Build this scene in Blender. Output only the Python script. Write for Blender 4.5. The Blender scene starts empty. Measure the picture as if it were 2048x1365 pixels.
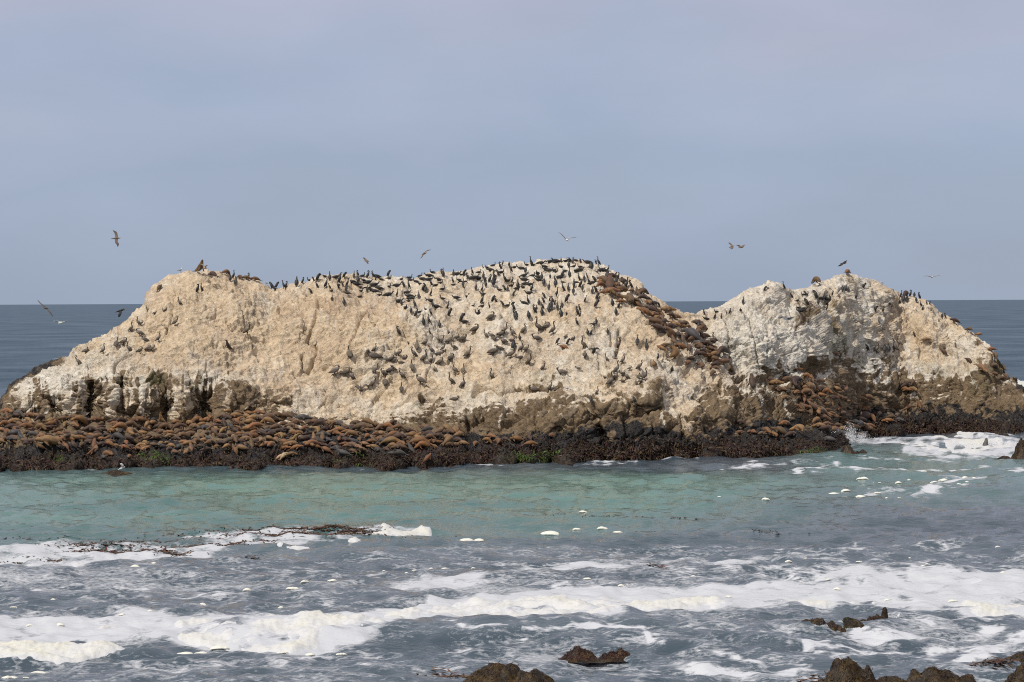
import bpy, math, random
import numpy as np
from mathutils import Vector, Matrix

# ------------------------------------------------------------------ camera, sky, sun, exposure
SC = bpy.context.scene
COL = SC.collection
F = 4950.0            # focal length in photo pixels (photo 2048 x 1365)
H = 10.0              # eye height over the sea
PITCH = math.atan((682.5 - 604.0) / F)
ROLL = math.atan(10.0 / 2048.0)
FW = np.array([0, math.cos(PITCH), -math.sin(PITCH)])
U0 = np.array([0, math.sin(PITCH), math.cos(PITCH)])
X0 = np.array([1.0, 0, 0])
RT = math.cos(ROLL) * X0 - math.sin(ROLL) * U0
UP = math.sin(ROLL) * X0 + math.cos(ROLL) * U0
cam_d = bpy.data.cameras.new('camera')
cam = bpy.data.objects.new('camera', cam_d)
COL.objects.link(cam)
cam.matrix_world = Matrix(((RT[0], UP[0], -FW[0], 0), (RT[1], UP[1], -FW[1], 0), (RT[2], UP[2], -FW[2], H), (0, 0, 0, 1)))
cam_d.sensor_width = 36.0
cam_d.lens = F / 2048.0 * 36.0
cam_d.clip_start = 1.0
cam_d.clip_end = 120000.0
SC.camera = cam

SUN_DIR = Vector((-0.42, -0.46, 0.80)).normalized()
SUN_EL = math.asin(SUN_DIR.z)
SUN_AZ = math.atan2(SUN_DIR.x, SUN_DIR.y)
wd = bpy.data.worlds.new('World'); SC.world = wd; wd.use_nodes = True
nt = wd.node_tree; nt.nodes.clear()
def N(t, typ, **kw):
    n = t.nodes.new(typ)
    for k, v in kw.items(): setattr(n, k, v)
    return n
out = N(nt, 'ShaderNodeOutputWorld'); bg = N(nt, 'ShaderNodeBackground')
sky = N(nt, 'ShaderNodeTexSky', sky_type='NISHITA', sun_disc=False)
sky.sun_elevation = SUN_EL; sky.sun_rotation = SUN_AZ % (2 * math.pi); sky.dust_density = 2.0
SKY_STRENGTH = 0.10
tcs = N(nt, 'ShaderNodeTexCoord'); sep = N(nt, 'ShaderNodeSeparateXYZ')
nt.links.new(tcs.outputs['Generated'], sep.inputs[0])
mp = N(nt, 'ShaderNodeMapping'); mp.inputs['Scale'].default_value = (6.0, 6.0, 15.0)
nt.links.new(tcs.outputs['Generated'], mp.inputs[0])
ns = N(nt, 'ShaderNodeTexNoise'); ns.inputs['Scale'].default_value = 1.0; ns.inputs['Detail'].default_value = 5.0; ns.inputs['Roughness'].default_value = .5; ns.inputs['Distortion'].default_value = .6
nt.links.new(mp.outputs[0], ns.inputs['Vector'])
# elevation (plus slow cloud wobble) drives the thin cloud veil's colour
mad = N(nt, 'ShaderNodeMath', operation='MULTIPLY_ADD'); mad.inputs[1].default_value = 0.13; mad.inputs[2].default_value = -0.065
nt.links.new(ns.outputs['Fac'], mad.inputs[0])
add = N(nt, 'ShaderNodeMath', operation='ADD')
nt.links.new(sep.outputs['Z'], add.inputs[0]); nt.links.new(mad.outputs[0], add.inputs[1])
rmp = N(nt, 'ShaderNodeValToRGB'); cr = rmp.color_ramp
mr = N(nt, 'ShaderNodeMapRange'); mr.inputs['From Min'].default_value = -0.03; mr.inputs['From Max'].default_value = 0.27
nt.links.new(add.outputs[0], mr.inputs['Value']); nt.links.new(mr.outputs[0], rmp.inputs[0])
cr.elements[0].position = 0.0; cr.elements[0].color = (3.80, 4.45, 5.50, 1)
cr.elements[1].position = 1.0; cr.elements[1].color = (6.0, 5.95, 6.6, 1)
e = cr.elements.new(0.28); e.color = (3.62, 4.38, 5.95, 1)
e = cr.elements.new(0.42); e.color = (4.2, 4.75, 6.25, 1)
e = cr.elements.new(0.56); e.color = (5.15, 5.05, 6.35, 1)
for e in cr.elements: e.color = (e.color[0] / 8, e.color[1] / 8, e.color[2] / 8, 1)
vs = N(nt, 'ShaderNodeVectorMath', operation='SCALE'); vs.inputs['Scale'].default_value = 8.0
nt.links.new(rmp.outputs[0], vs.inputs[0])
mp2 = N(nt, 'ShaderNodeMapping'); mp2.inputs['Scale'].default_value = (8.0, 8.0, 22.0); mp2.inputs['Location'].default_value = (3, 1, 2)
nt.links.new(tcs.outputs['Generated'], mp2.inputs[0])
ns2 = N(nt, 'ShaderNodeTexNoise'); ns2.inputs['Scale'].default_value = 1.0; ns2.inputs['Detail'].default_value = 6.0
nt.links.new(mp2.outputs[0], ns2.inputs['Vector'])
sc_ = N(nt, 'ShaderNodeMath', operation='MULTIPLY_ADD'); sc_.inputs[1].default_value = 2.2; sc_.inputs[2].default_value = 6.9
nt.links.new(ns2.outputs['Fac'], sc_.inputs[0]); nt.links.new(sc_.outputs[0], vs.inputs['Scale'])
mxs = N(nt, 'ShaderNodeMix', data_type='RGBA'); mxs.inputs['Factor'].default_value = 0.86
nt.links.new(sky.outputs[0], mxs.inputs['A']); nt.links.new(vs.outputs[0], mxs.inputs['B'])
nt.links.new(mxs.outputs['Result'], bg.inputs['Color']); bg.inputs['Strength'].default_value = SKY_STRENGTH
nt.links.new(bg.outputs[0], out.inputs[0])

sun_d = bpy.data.lights.new('sun', 'SUN'); sun_d.energy = 3.3; sun_d.angle = math.radians(1.5); sun_d.color = (1.0, 0.95, 0.87)
sun = bpy.data.objects.new('sun', sun_d); COL.objects.link(sun)
sun.rotation_euler = SUN_DIR.to_track_quat('Z', 'Y').to_euler(); sun.location = (-60, -40, 120)
SC.view_settings.view_transform = 'Standard'; SC.view_settings.look = 'None'
SC.view_settings.exposure = 0.0; SC.view_settings.gamma = 1.0; SC.view_settings.use_curve_mapping = False
SC.render.engine = 'CYCLES'
SC.cycles.max_bounces = 5; SC.cycles.diffuse_bounces = 2; SC.cycles.glossy_bounces = 3
SC.cycles.use_denoising = False; SC.cycles.filter_width = 1.05

# ------------------------------------------------------------------ picture <-> place
def rays(px, py):
    """direction with y = 1 for photo pixels"""
    px = np.asarray(px, float); py = np.asarray(py, float)
    d = F * FW + (px[..., None] - 1024.0) * RT + (682.5 - py[..., None]) * UP
    return d / d[..., 1:2]
def pt(px, py, Y):
    d = rays(px, py)
    return d * np.asarray(Y, float)[..., None] + np.array([0, 0, H])
def hor(px): return 609.0 - 10.0 * np.asarray(px, float) / 2048.0
def sea_pt(px, py):
    d = rays(px, py); s = -H / d[..., 2:3]
    return d * s + np.array([0, 0, H])
def project(P):
    v = np.asarray(P, float) - np.array([0, 0, H]); w = v @ FW
    return 1024 + F * (v @ RT) / w, 682.5 - F * (v @ UP) / w

# ------------------------------------------------------------------ noise
RNG = np.random.default_rng(7)
PERM = RNG.permutation(256).astype(np.int32); PERM2 = np.concatenate([PERM, PERM, PERM])
_g = RNG.normal(size=(256, 3)); _g /= np.linalg.norm(_g, axis=1)[:, None]
GX, GY, GZ = [_g[:, i].astype(np.float32) * 1.5 for i in range(3)]
def perlin(P, s=1.0, seed=0):
    if np.isscalar(s): s = (s, s, s)
    x = (P[..., 0] * s[0]).astype(np.float32) + 17.3 * seed; y = (P[..., 1] * s[1]).astype(np.float32) + 5.1 * seed; z = (P[..., 2] * s[2]).astype(np.float32) + 9.7 * seed
    xf = np.floor(x); yf = np.floor(y); zf = np.floor(z)
    xi = xf.astype(np.int32) & 255; yi = yf.astype(np.int32) & 255; zi = zf.astype(np.int32) & 255
    x -= xf; y -= yf; z -= zf
    u = x * x * x * (x * (x * 6 - 15) + 10); v = y * y * y * (y * (y * 6 - 15) + 10); w = z * z * z * (z * (z * 6 - 15) + 10)
    r = []
    for dx in (0, 1):
        a = PERM2[xi + dx]
        for dy in (0, 1):
            b = PERM2[(a + yi + dy) & 255]
            for dz in (0, 1):
                h = PERM2[(b + zi + dz) & 255]
                r.append(GX[h] * (x - dx) + GY[h] * (y - dy) + GZ[h] * (z - dz))
    l = lambda a, b, t: a + (b - a) * t
    return l(l(l(r[0], r[1], w), l(r[2], r[3], w), v), l(l(r[4], r[5], w), l(r[6], r[7], w), v), u)
def fbm(P, s, o=3, seed=0, g=0.5):
    if np.isscalar(s): s = (s, s, s)
    t = 0; a = 1.0; k = 1.0
    for i in range(o):
        t = t + a * perlin(P, (s[0] * k, s[1] * k, s[2] * k), seed + i * 3); a *= g; k *= 2.03
    return t
def ridged(P, s, o=3, seed=0, g=0.5):
    if np.isscalar(s): s = (s, s, s)
    t = 0; a = 1.0; k = 1.0
    for i in range(o):
        t = t + a * (1 - 2 * np.abs(perlin(P, (s[0] * k, s[1] * k, s[2] * k), seed + i * 3))); a *= g; k *= 2.03
    return t
def voronoi(P, s, seed=0):
    if np.isscalar(s): s = (s, s, s)
    Q = np.stack([P[..., i] * s[i] for i in range(3)], -1).astype(np.float32)
    B = np.floor(Q); Q = Q - B; B = B.astype(np.int32)
    f1 = np.full(Q.shape[:-1], 9.0, np.float32); f2 = f1.copy()
    for dx in (-1, 0, 1):
        a = PERM2[(B[..., 0] + dx + seed) & 255]
        for dy in (-1, 0, 1):
            b = PERM2[(a + B[..., 1] + dy) & 255]
            for dz in (-1, 0, 1):
                h = PERM2[(b + B[..., 2] + dz) & 255]
                d = (dx + (PERM2[h] / 255.0 - Q[..., 0])) ** 2 + (dy + (PERM2[h + 57] / 255.0 - Q[..., 1])) ** 2 + (dz + (PERM2[h + 131] / 255.0 - Q[..., 2])) ** 2
                n = d < f1
                f2 = np.where(n, f1, np.minimum(f2, d)); f1 = np.where(n, d, f1)
    return np.sqrt(f1), np.sqrt(f2)
def facets(P, s, seed=0):
    """broken-rock facets: every cell is a plane with its own tilt; returns the height within the cell"""
    if np.isscalar(s): s = (s, s, s)
    Q = np.stack([P[..., i] * s[i] for i in range(3)], -1).astype(np.float32)
    B = np.floor(Q); Q = Q - B; B = B.astype(np.int32)
    f1 = np.full(Q.shape[:-1], 9.0, np.float32); hgt = np.zeros_like(f1)
    for dx in (-1, 0, 1):
        a = PERM2[(B[..., 0] + dx + seed) & 255]
        for dy in (-1, 0, 1):
            b = PERM2[(a + B[..., 1] + dy) & 255]
            for dz in (-1, 0, 1):
                h = PERM2[(b + B[..., 2] + dz) & 255]
                ox = dx + (PERM2[h] / 255.0 - Q[..., 0]); oy = dy + (PERM2[h + 57] / 255.0 - Q[..., 1]); oz = dz + (PERM2[h + 131] / 255.0 - Q[..., 2])
                d = ox * ox + oy * oy + oz * oz; n = d < f1
                k = PERM2[h + 200]
                hgt = np.where(n, ox * GX[k] + oy * GY[k] + oz * GZ[k] + (PERM2[h + 90] / 255.0 - .5) * .5, hgt); f1 = np.where(n, d, f1)
    return hgt
def sstep(a, b, x):
    t = np.clip((x - a) / (b - a), 0, 1); return t * t * (3 - 2 * t)
def gsm(A, s, ax):
    k = np.exp(-0.5 * (np.arange(-int(3 * s), int(3 * s) + 1) / s) ** 2); k /= k.sum(); n = len(k) // 2
    pad = [(0, 0)] * A.ndim; pad[ax] = (n, n); Ap = np.pad(A, pad, mode='edge'); o = 0
    for i, w in enumerate(k):
        sl = [slice(None)] * A.ndim; sl[ax] = slice(i, i + A.shape[ax]); o = o + w * Ap[tuple(sl)]
    return o

# ------------------------------------------------------------------ mesh + object helpers
def make_mesh(name, V, Fq, smooth=True, cols=None):
    me = bpy.data.meshes.new(name)
    V = np.ascontiguousarray(V, np.float32).reshape(-1, 3); Fq = np.asarray(Fq, np.int32)
    n = Fq.shape[1]
    me.vertices.add(len(V)); me.vertices.foreach_set('co', V.ravel())
    me.loops.add(Fq.size); me.loops.foreach_set('vertex_index', Fq.ravel())
    me.polygons.add(len(Fq)); me.polygons.foreach_set('loop_start', np.arange(0, Fq.size, n, dtype=np.int32))
    if smooth: me.polygons.foreach_set('use_smooth', np.ones(len(Fq), bool))
    me.update(calc_edges=True)
    for k, c in (cols or {}).items():
        a = me.attributes.new(k, 'FLOAT_COLOR', 'POINT'); c = np.asarray(c, np.float32).reshape(len(V), -1)
        full = np.ones((len(V), 4), np.float32); full[:, :c.shape[1]] = c
        a.data.foreach_set('color', full.ravel())
    return me
def grid_faces(R, C):
    i = np.arange(R * C, dtype=np.int32).reshape(R, C)
    return np.stack([i[:-1, :-1], i[:-1, 1:], i[1:, 1:], i[1:, :-1]], -1).reshape(-1, 4)
def compact(V, Fq, cols):
    used = np.unique(Fq); m = np.zeros(len(V), np.int32); m[used] = np.arange(len(used))
    return V[used], m[Fq], {k: c[used] for k, c in cols.items()}
def add_obj(name, me, mat=None, label=None, cat=None, group=None, kind=None, parent=None):
    o = bpy.data.objects.new(name, me); COL.objects.link(o)
    if mat and not me.materials: me.materials.append(mat)
    tag(o, label, cat, group, kind)
    if parent: o.parent = parent
    return o
def tag(o, label=None, cat=None, group=None, kind=None):
    if label: o['label'] = label
    if cat: o['category'] = cat
    if group: o['group'] = group
    if kind: o['kind'] = kind

# ------------------------------------------------------------------ material helpers
def mat_new(name):
    m = bpy.data.materials.new(name); m.use_nodes = True
    t = m.node_tree; b = t.nodes['Principled BSDF']
    return m, t, b
def tex_noise(t, scale, detail=4, rough=0.6, vec=None, sc3=None, obj=True):
    n = N(t, 'ShaderNodeTexNoise'); n.inputs['Scale'].default_value = scale; n.inputs['Detail'].default_value = detail; n.inputs['Roughness'].default_value = rough
    tc = N(t, 'ShaderNodeTexCoord'); src = tc.outputs['Object']
    if sc3:
        mpn = N(t, 'ShaderNodeMapping'); mpn.inputs['Scale'].default_value = sc3; t.links.new(src, mpn.inputs[0]); src = mpn.outputs[0]
    t.links.new(src, n.inputs['Vector'])
    return n.outputs['Fac']
def ramp(t, fac, stops):
    r = N(t, 'ShaderNodeValToRGB'); c = r.color_ramp
    while len(c.elements) < len(stops): c.elements.new(0.5)
    for e, (p, col) in zip(c.elements, stops):
        e.position = p; e.color = (*col, 1) if len(col) == 3 else col
    t.links.new(fac, r.inputs[0]); return r.outputs[0]
def mixc(t, fac, a, b, blend='MIX'):
    m = N(t, 'ShaderNodeMix', data_type='RGBA', blend_type=blend)
    for s, v in (('Factor', fac), ('A', a), ('B', b)):
        if isinstance(v, (int, float)): m.inputs[s].default_value = v
        elif isinstance(v, tuple): m.inputs[s].default_value = (*v, 1)
        else: t.links.new(v, m.inputs[s])
    return m.outputs['Result']
def math_n(t, op, a, b=0.0, clamp=False):
    m = N(t, 'ShaderNodeMath', operation=op, use_clamp=clamp)
    for i, v in ((0, a), (1, b)):
        if isinstance(v, (int, float)): m.inputs[i].default_value = v
        else: t.links.new(v, m.inputs[i])
    return m.outputs[0]
def attr(t, name):
    a = N(t, 'ShaderNodeAttribute'); a.attribute_name = name
    s = N(t, 'ShaderNodeSeparateColor'); t.links.new(a.outputs['Color'], s.inputs[0])
    return a, s.outputs[0], s.outputs[1], s.outputs[2]
def bump(t, b, h, strength, dist):
    bn = N(t, 'ShaderNodeBump'); bn.inputs['Strength'].default_value = strength; bn.inputs['Distance'].default_value = dist
    t.links.new(h, bn.inputs['Height']); t.links.new(bn.outputs[0], b.inputs['Normal'])

# ================================================================== THE ROCK
SIL = np.array([(-300, 842), (-60, 822), (-5, 815), (6, 808), (12, 796), (22, 776), (60, 750), (100, 726), (130, 718), (170, 691), (200, 672), (235, 650), (270, 626), (292, 612), (300, 588), (320, 573),
    (345, 555), (365, 548), (400, 546), (440, 549), (480, 555), (520, 564), (545, 578), (560, 578), (590, 569), (620, 561), (650, 555), (700, 555), (770, 557), (810, 557), (850, 550), (880, 546), (900, 550), (940, 543),
    (965, 535), (1000, 531), (1040, 533), (1080, 527), (1120, 524), (1160, 524), (1190, 530), (1210, 538), (1240, 551), (1270, 562), (1300, 592), (1320, 607), (1345, 624), (1370, 634), (1395, 633),
    (1420, 622), (1450, 609), (1480, 599), (1510, 583), (1540, 572), (1565, 572), (1585, 583), (1610, 580), (1640, 568), (1663, 564), (1672, 550), (1705, 549), (1725, 560), (1750, 569), (1780, 580), (1800, 592),
    (1830, 597), (1850, 603), (1870, 622), (1885, 637), (1900, 643), (1930, 655), (1950, 668), (1970, 688), (1985, 710), (2000, 735), (2015, 760), (2030, 780), (2046, 792), (2080, 815), (2200, 850), (2300, 865)], float)
#          x     W    S    M    K     YS     YM     YK     YR
CT = np.array([
    (-300, 948, 872, 858, 850, 158, 159, 160, 162),
    (-60, 946, 846, 832, 826, 158, 159, 160, 162),
    (5, 942, 834, 822, 818, 159, 160, 161, 163),
    (28, 941, 838, 800, 785, 159, 160, 161.5, 164),
    (60, 940, 840, 788, 770, 159, 160.2, 162.5, 165.5),
    (100, 940, 842, 772, 745, 159, 160.2, 163, 166.5),
    (170, 940, 845, 760, 720, 159, 160.2, 163.5, 168),
    (235, 940, 850, 752, 695, 159, 160.3, 164, 169.5),
    (300, 938, 850, 758, 665, 159, 160.3, 165, 172),
    (380, 938, 848, 768, 650, 159, 160.3, 165, 173),
    (480, 938, 826, 790, 660, 160, 161, 166, 174),
    (545, 937, 828, 812, 680, 160, 161, 166, 173),
    (650, 936, 845, 828, 680, 160, 161, 166, 174),
    (800, 934, 850, 828, 680, 160, 161, 166.5, 177),
    (900, 932, 848, 800, 670, 159.5, 161, 167, 179),
    (1000, 928, 876, 800, 660, 157, 160.3, 167.3, 181),
    (1120, 925, 880, 795, 650, 157, 160, 167, 182),
    (1200, 922, 880, 798, 660, 157, 160, 166.5, 180),
    (1300, 920, 880, 795, 690, 157.5, 160, 165.5, 174),
    (1395, 918, 874, 815, 725, 159, 162, 167, 173),
    (1450, 916, 870, 800, 700, 161, 164.5, 169.5, 176),
    (1540, 914, 866, 772, 680, 164.5, 169.5, 174, 180.5),
    (1650, 910, 850, 742, 655, 171, 177.5, 181, 187.5),
    (1690, 900, 845, 742, 655, 177.5, 181, 184, 190),
    (1715, 878, 842, 755, 660, 183, 184, 186, 191.5),
    (1800, 868, 830, 775, 670, 186, 188.5, 192, 198),
    (1900, 870, 822, 790, 700, 186, 188, 191, 195.5),
    (1970, 873, 826, 792, 740, 185, 187, 189, 192.5),
    (2015, 875, 832, 810, 785, 184.5, 186, 187.5, 189.5),
    (2048, 878, 840, 822, 806, 184, 185, 186, 187.5),
    (2100, 882, 856, 846, 835, 183, 184, 185, 186),
    (2300, 900, 890, 885, 880, 178, 179, 180, 181)], float)
# relief: (px, py, rx, ry, dY metres along the view (+ = hollow), sharpness)
REL = [
    (112, 818, 15, 20, 2.2, 3), (178, 818, 15, 34, 4.0, 3), (184, 782, 10, 18, 2.0, 2), (246, 772, 9, 19, 1.0, 2), (333, 824, 11, 24, 2.6, 2.5), (403, 808, 22, 20, 3.2, 3), (424, 822, 6, 34, 2.4, 2), (398, 830, 22, 16, 2.0, 2),
    (205, 805, 12, 26, 0.9, 2), (60, 795, 45, 40, -0.7, 1), (145, 790, 22, 45, -0.6, 1), (225, 790, 14, 55, -0.8, 1), (285, 800, 30, 45, -0.9, 1), (365, 800, 16, 50, -1.0, 1), (455, 800, 22, 40, -0.9, 1),
    (936, 868, 5, 36, 1.2, 1.6), (925, 850, 22, 40, -0.5, 1), (485, 790, 28, 26, -1.0, 1.3), (560, 800, 14, 10, -0.5, 1.2), (675, 838, 16, 12, -0.7, 1.5),
    (900, 828, 22, 22, -0.6, 1.2), (938, 826, 14, 26, -0.8, 1.3), (965, 822, 10, 24, -0.5, 1.2), (1000, 815, 16, 30, -0.9, 1.4), (1085, 845, 40, 40, -0.9, 1.4), (1135, 845, 40, 42, -0.8, 1.3), (1050, 835, 26, 30, -0.6, 1.2),
    (1240, 812, 48, 24, -1.3, 1.6), (1200, 808, 20, 20, -0.6, 1.3), (1250, 860, 55, 22, -1.0, 1.5), (1318, 785, 22, 26, -1.0, 1.5), (1345, 850, 34, 32, -1.0, 1.5), (1290, 800, 20, 16, -0.7, 1.4), (1362, 858, 5, 30, 0.9, 1.5),
    (1120, 865, 10, 10, 1.1, 2), (1200, 865, 14, 14, 1.1, 2), (1395, 832, 22, 22, -1.2, 1.6), (1458, 795, 15, 34, -1.3, 1.7), (1445, 845, 34, 22, -1.2, 1.5), (1500, 815, 26, 40, -0.9, 1.4), (1537, 818, 14, 22, 0.5, 1.5), (1570, 825, 22, 44, -1.1, 1.5), (1430, 820, 14, 20, -0.8, 1.5),
    (1575, 688, 82, 48, -2.6, 1.8), (1608, 628, 26, 32, -1.3, 1.8), (1640, 705, 16, 28, -0.8, 1.5), (1655, 655, 10, 40, .7, 1.6), (1688, 690, 12, 40, 1.0, 1.6), (1706, 770, 8, 44, 1.8, 2), (1678, 742, 14, 24, -1.0, 1.7), (1620, 745, 50, 16, .6, 1.2), (1600, 765, 22, 18, -.9, 1.5), (1650, 775, 24, 20, -1.0, 1.5), (1640, 815, 26, 22, -.8, 1.5),
    (1535, 590, 26, 18, -1.2, 1.8), (1555, 575, 15, 10, -0.7, 2), (1497, 640, 60, 40, -0.9, 1.1), (1470, 745, 22, 40, 1.0, 1.2), (1420, 690, 18, 40, 1.4, 1.2), (1395, 650, 26, 18, 1.0, 1.3),
    (1690, 575, 30, 28, -1.2, 1.4), (1770, 590, 22, 22, -0.8, 1.5), (1855, 640, 20, 36, -0.9, 1.5), (1880, 665, 14, 24, -0.9, 1.7), (1750, 790, 30, 28, -0.9, 1.4), (1800, 760, 34, 20, -0.7, 1.3), (1870, 770, 60, 40, -0.8, 1.1), (1960, 770, 22, 40, -1.0, 1.3), (1915, 795, 14, 30, 0.6, 1.3),
    (1030, 700, 14, 60, 0.5, 1.1), (880, 640, 30, 80, 0.6, 1.0), (935, 700, 40, 70, 0.8, 1.1), (620, 660, 20, 60, 0.5, 1.2), (530, 650, 30, 70, 0.5, 1.0), (745, 700, 30, 40, -0.6, 1.3), (650, 610, 60, 25, 0.5, 1.1), (1180, 690, 40, 60, -0.4, 1.0), (1245, 760, 60, 40, -0.4, 1.1),
    (70, 905, 60, 22, -0.7, 1.2), (150, 895, 40, 16, -0.5, 1.2), (330, 905, 60, 18, -0.5, 1.2), (260, 925, 16, 24, 0.7, 1.5), (505, 905, 34, 20, -0.6, 1.2), (650, 905, 40, 18, -0.6, 1.2), (780, 895, 50, 20, -0.4, 1.2), (900, 895, 30, 28, -0.8, 1.4), (1040, 890, 60, 20, -0.5, 1.2), (1260, 890, 60, 18, -0.5, 1.2), (1400, 885, 60, 18, -0.6, 1.2), (1560, 885, 60, 22, -0.7, 1.2), (1655, 885, 26, 26, -0.6, 1.3),
    (215, 690, 30, 16, -0.4, 1.2), (175, 700, 16, 16, -0.5, 1.3), (370, 640, 40, 60, 0.4, 1.0), (310, 700, 60, 20, -0.4, 1.0), (440, 700, 40, 30, -0.3, 1.0),
]
CRACKS = [  # px polylines, width px, depth m
    ([(640, 610), (632, 640), (622, 665), (618, 680), (635, 705), (622, 730), (615, 742), (606, 735), (603, 715)], 2.2, 0.35), ([(735, 620), (720, 640), (715, 665), (708, 690), (705, 705)], 1.6, 0.22), ([(740, 625), (748, 640), (752, 655)], 1.5, 0.2),
    ([(740, 645), (755, 658)], 1.3, .15), ([(945, 790), (960, 782), (985, 782), (1000, 786), (1050, 780), (1100, 782), (1120, 778)], 2.2, 0.4), ([(840, 797), (880, 800), (893, 803)], 2.0, 0.3), ([(1236, 660), (1238, 690), (1234, 712)], 3.0, 0.3), ([(1222, 665), (1225, 690)], 2.0, .2),
    ([(1672, 570), (1676, 600), (1677, 640), (1680, 690)], 2.4, 0.45), ([(1650, 600), (1655, 630), (1660, 660)], 3.2, 0.6), ([(1450, 640), (1458, 680), (1460, 720), (1466, 750)], 2.6, 0.4), ([(1430, 688), (1456, 688)], 1.6, 0.3), ([(1500, 640), (1508, 690), (1515, 740)], 2, .3),
    ([(1535, 700), (1525, 740), (1540, 770)], 2, .3), ([(1160, 640), (1172, 690), (1190, 720), (1215, 770)], 1.6, .2), ([(1180, 700), (1210, 730), (1238, 745)], 1.4, .18), ([(1048, 690), (1030, 730), (1010, 760)], 1.6, .2), ([(875, 690), (905, 720), (918, 740)], 1.5, .2),
    ([(800, 660), (815, 680), (830, 700)], 1.5, .2), ([(480, 620), (500, 660), (505, 700)], 1.6, .2), ([(350, 590), (345, 630), (330, 670)], 1.6, .2), ([(228, 742), (236, 725), (250, 716), (262, 712)], 2.4, .35), ([(300, 740), (330, 770), (336, 800)], 2, .3), ([(1800, 700), (1790, 730), (1770, 760)], 1.8, .3),
    ([(1830, 650), (1840, 690), (1835, 720)], 1.6, .25), ([(1780, 610), (1800, 650)], 1.5, .2), ([(1890, 690), (1930, 730), (1945, 760)], 2, .35), ([(1895, 660), (1898, 680)], 2, .3), ([(1700, 620), (1712, 660), (1720, 700)], 1.6, .25), ([(1590, 640), (1585, 660)], 1.5, .2), ([(1376, 700), (1400, 740), (1420, 770), (1440, 790)], 1.6, .25),
    ([(560, 570), (600, 600), (655, 625)], 1.4, .15), ([(1110, 590), (1130, 620), (1135, 650)], 1.4, .15), ([(930, 580), (940, 610), (925, 640)], 1.4, .18), ([(700, 600), (730, 612), (770, 640)], 1.4, .15), ([(640, 760), (660, 790), (640, 815)], 1.4, .16), ([(860, 730), (850, 770), (870, 790)], 1.4, .16)]

us = np.arange(-170, 2232, 1.85); NU = len(us)
colW, colS, colM, colK, yS, yM, yK, yR = [gsm(np.interp(us, CT[:, 0], CT[:, i]), 5, 0) for i in range(1, 9)]
colR = np.interp(us, SIL[:, 0], SIL[:, 1])
_u3 = np.stack([us / 60.0, us * 0, us * 0], -1)
colW = colW + 4.0 * fbm(_u3, 1.5, 4, 3); colS = colS + 5 * fbm(_u3, 1.2, 3, 8)
colR = colR + 2.2 * fbm(_u3, 4.0, 3, 21) - 0.5
colK = np.maximum(colK, colR + 4); colM = np.maximum(colM, colK + 3); colS = np.maximum(colS, colM + 3); colW = np.maximum(colW, colS + 6)
yW = H * F / (colW - hor(us))
yS = np.maximum(yS, yW + 1.5); yM = np.maximum(yM, yS + 0.6); yK = np.maximum(yK, yM + 0.8); yR = np.maximum(yR, yK + 1.0)
NS = [120, 95, 115, 125]
PYr, Yr = [], []
def seg(pa, pb, ya, yb, n, ex, last=False):
    t = np.linspace(0, 1, n, endpoint=last)[:, None]
    PYr.append(pa[None] + (pb - pa)[None] * t); Yr.append(ya[None] + (yb - ya)[None] * t ** ex)
seg(colW, colS, yW, yS, NS[0], 1.1); seg(colS, colM, yS, yM, NS[1], 1.0); seg(colM, colK, yM, yK, NS[2], 1.05); seg(colK, colR, yK, yR, NS[3], 1.45, True)
PYg = np.concatenate(PYr); Yg = np.concatenate(Yr); Yg = gsm(Yg, 4, 0); Yg = gsm(Yg, 3, 1)
PXg = np.broadcast_to(us[None], PYg.shape)
iS = NS[0]; nF = len(PYg)
dY = np.zeros_like(Yg)
for (cx, cy, rx, ry, a, sh) in REL:
    q = ((PXg - cx) / rx) ** 2 + ((PYg - cy) / ry) ** 2
    if a > 1.7: a, sh = a * .45, min(sh, 1.6)
    dY += a * (np.exp(-q) if sh <= 1 else np.exp(-(q ** sh) * 0.7))
Yg = Yg + dY
P = pt(PXg, PYg, Yg)
# under the waterline, and the far side
nb, nk = 8, 46
tb = np.linspace(1, 0, nb, endpoint=False)[:, None]
Pb = np.repeat(P[:1], nb, 0); Pb[..., 2] -= 1.2 * tb; Pb[..., 1] -= 0.8 * tb
tk = np.linspace(0, 1, nk + 1)[1:, None]
Pk = np.repeat(P[-1:], nk, 0); Pk[..., 1] += 15 * tk ** 0.8; Pk[..., 2] = P[-1:, :, 2] - (P[-1:, :, 2] + 1.5) * tk ** 1.7
P = np.concatenate([Pb, P, Pk]); R_ = len(P)
PX = np.concatenate([np.repeat(PXg[:1], nb, 0), PXg, np.repeat(PXg[:1], nk, 0)]); PY = np.concatenate([np.repeat(PYg[:1] + 2, nb, 0), PYg, np.repeat(PYg[-1:], nk, 0)])
iS += nb
def normals(P):
    du = np.gradient(P, axis=1); dv = np.gradient(P, axis=0); n = np.cross(du, dv)
    return n / np.maximum(np.linalg.norm(n, axis=-1, keepdims=True), 1e-6)
Nn = gsm(gsm(normals(P), 5, 0), 5, 1); Nn /= np.linalg.norm(Nn, axis=-1, keepdims=True)
Z = P[..., 2]
below_M = sstep(-12, 30, PY - np.interp(PX[0], us, colM)[None] + 9 * fbm(P, .5, 2, 40))   # dark lower cliff
rowi = np.arange(R_)[:, None]
reef = 1 - sstep(iS - 30, iS + 6, rowi + 0 * PX)
up = np.clip(Nn[..., 2], 0, 1)
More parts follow.
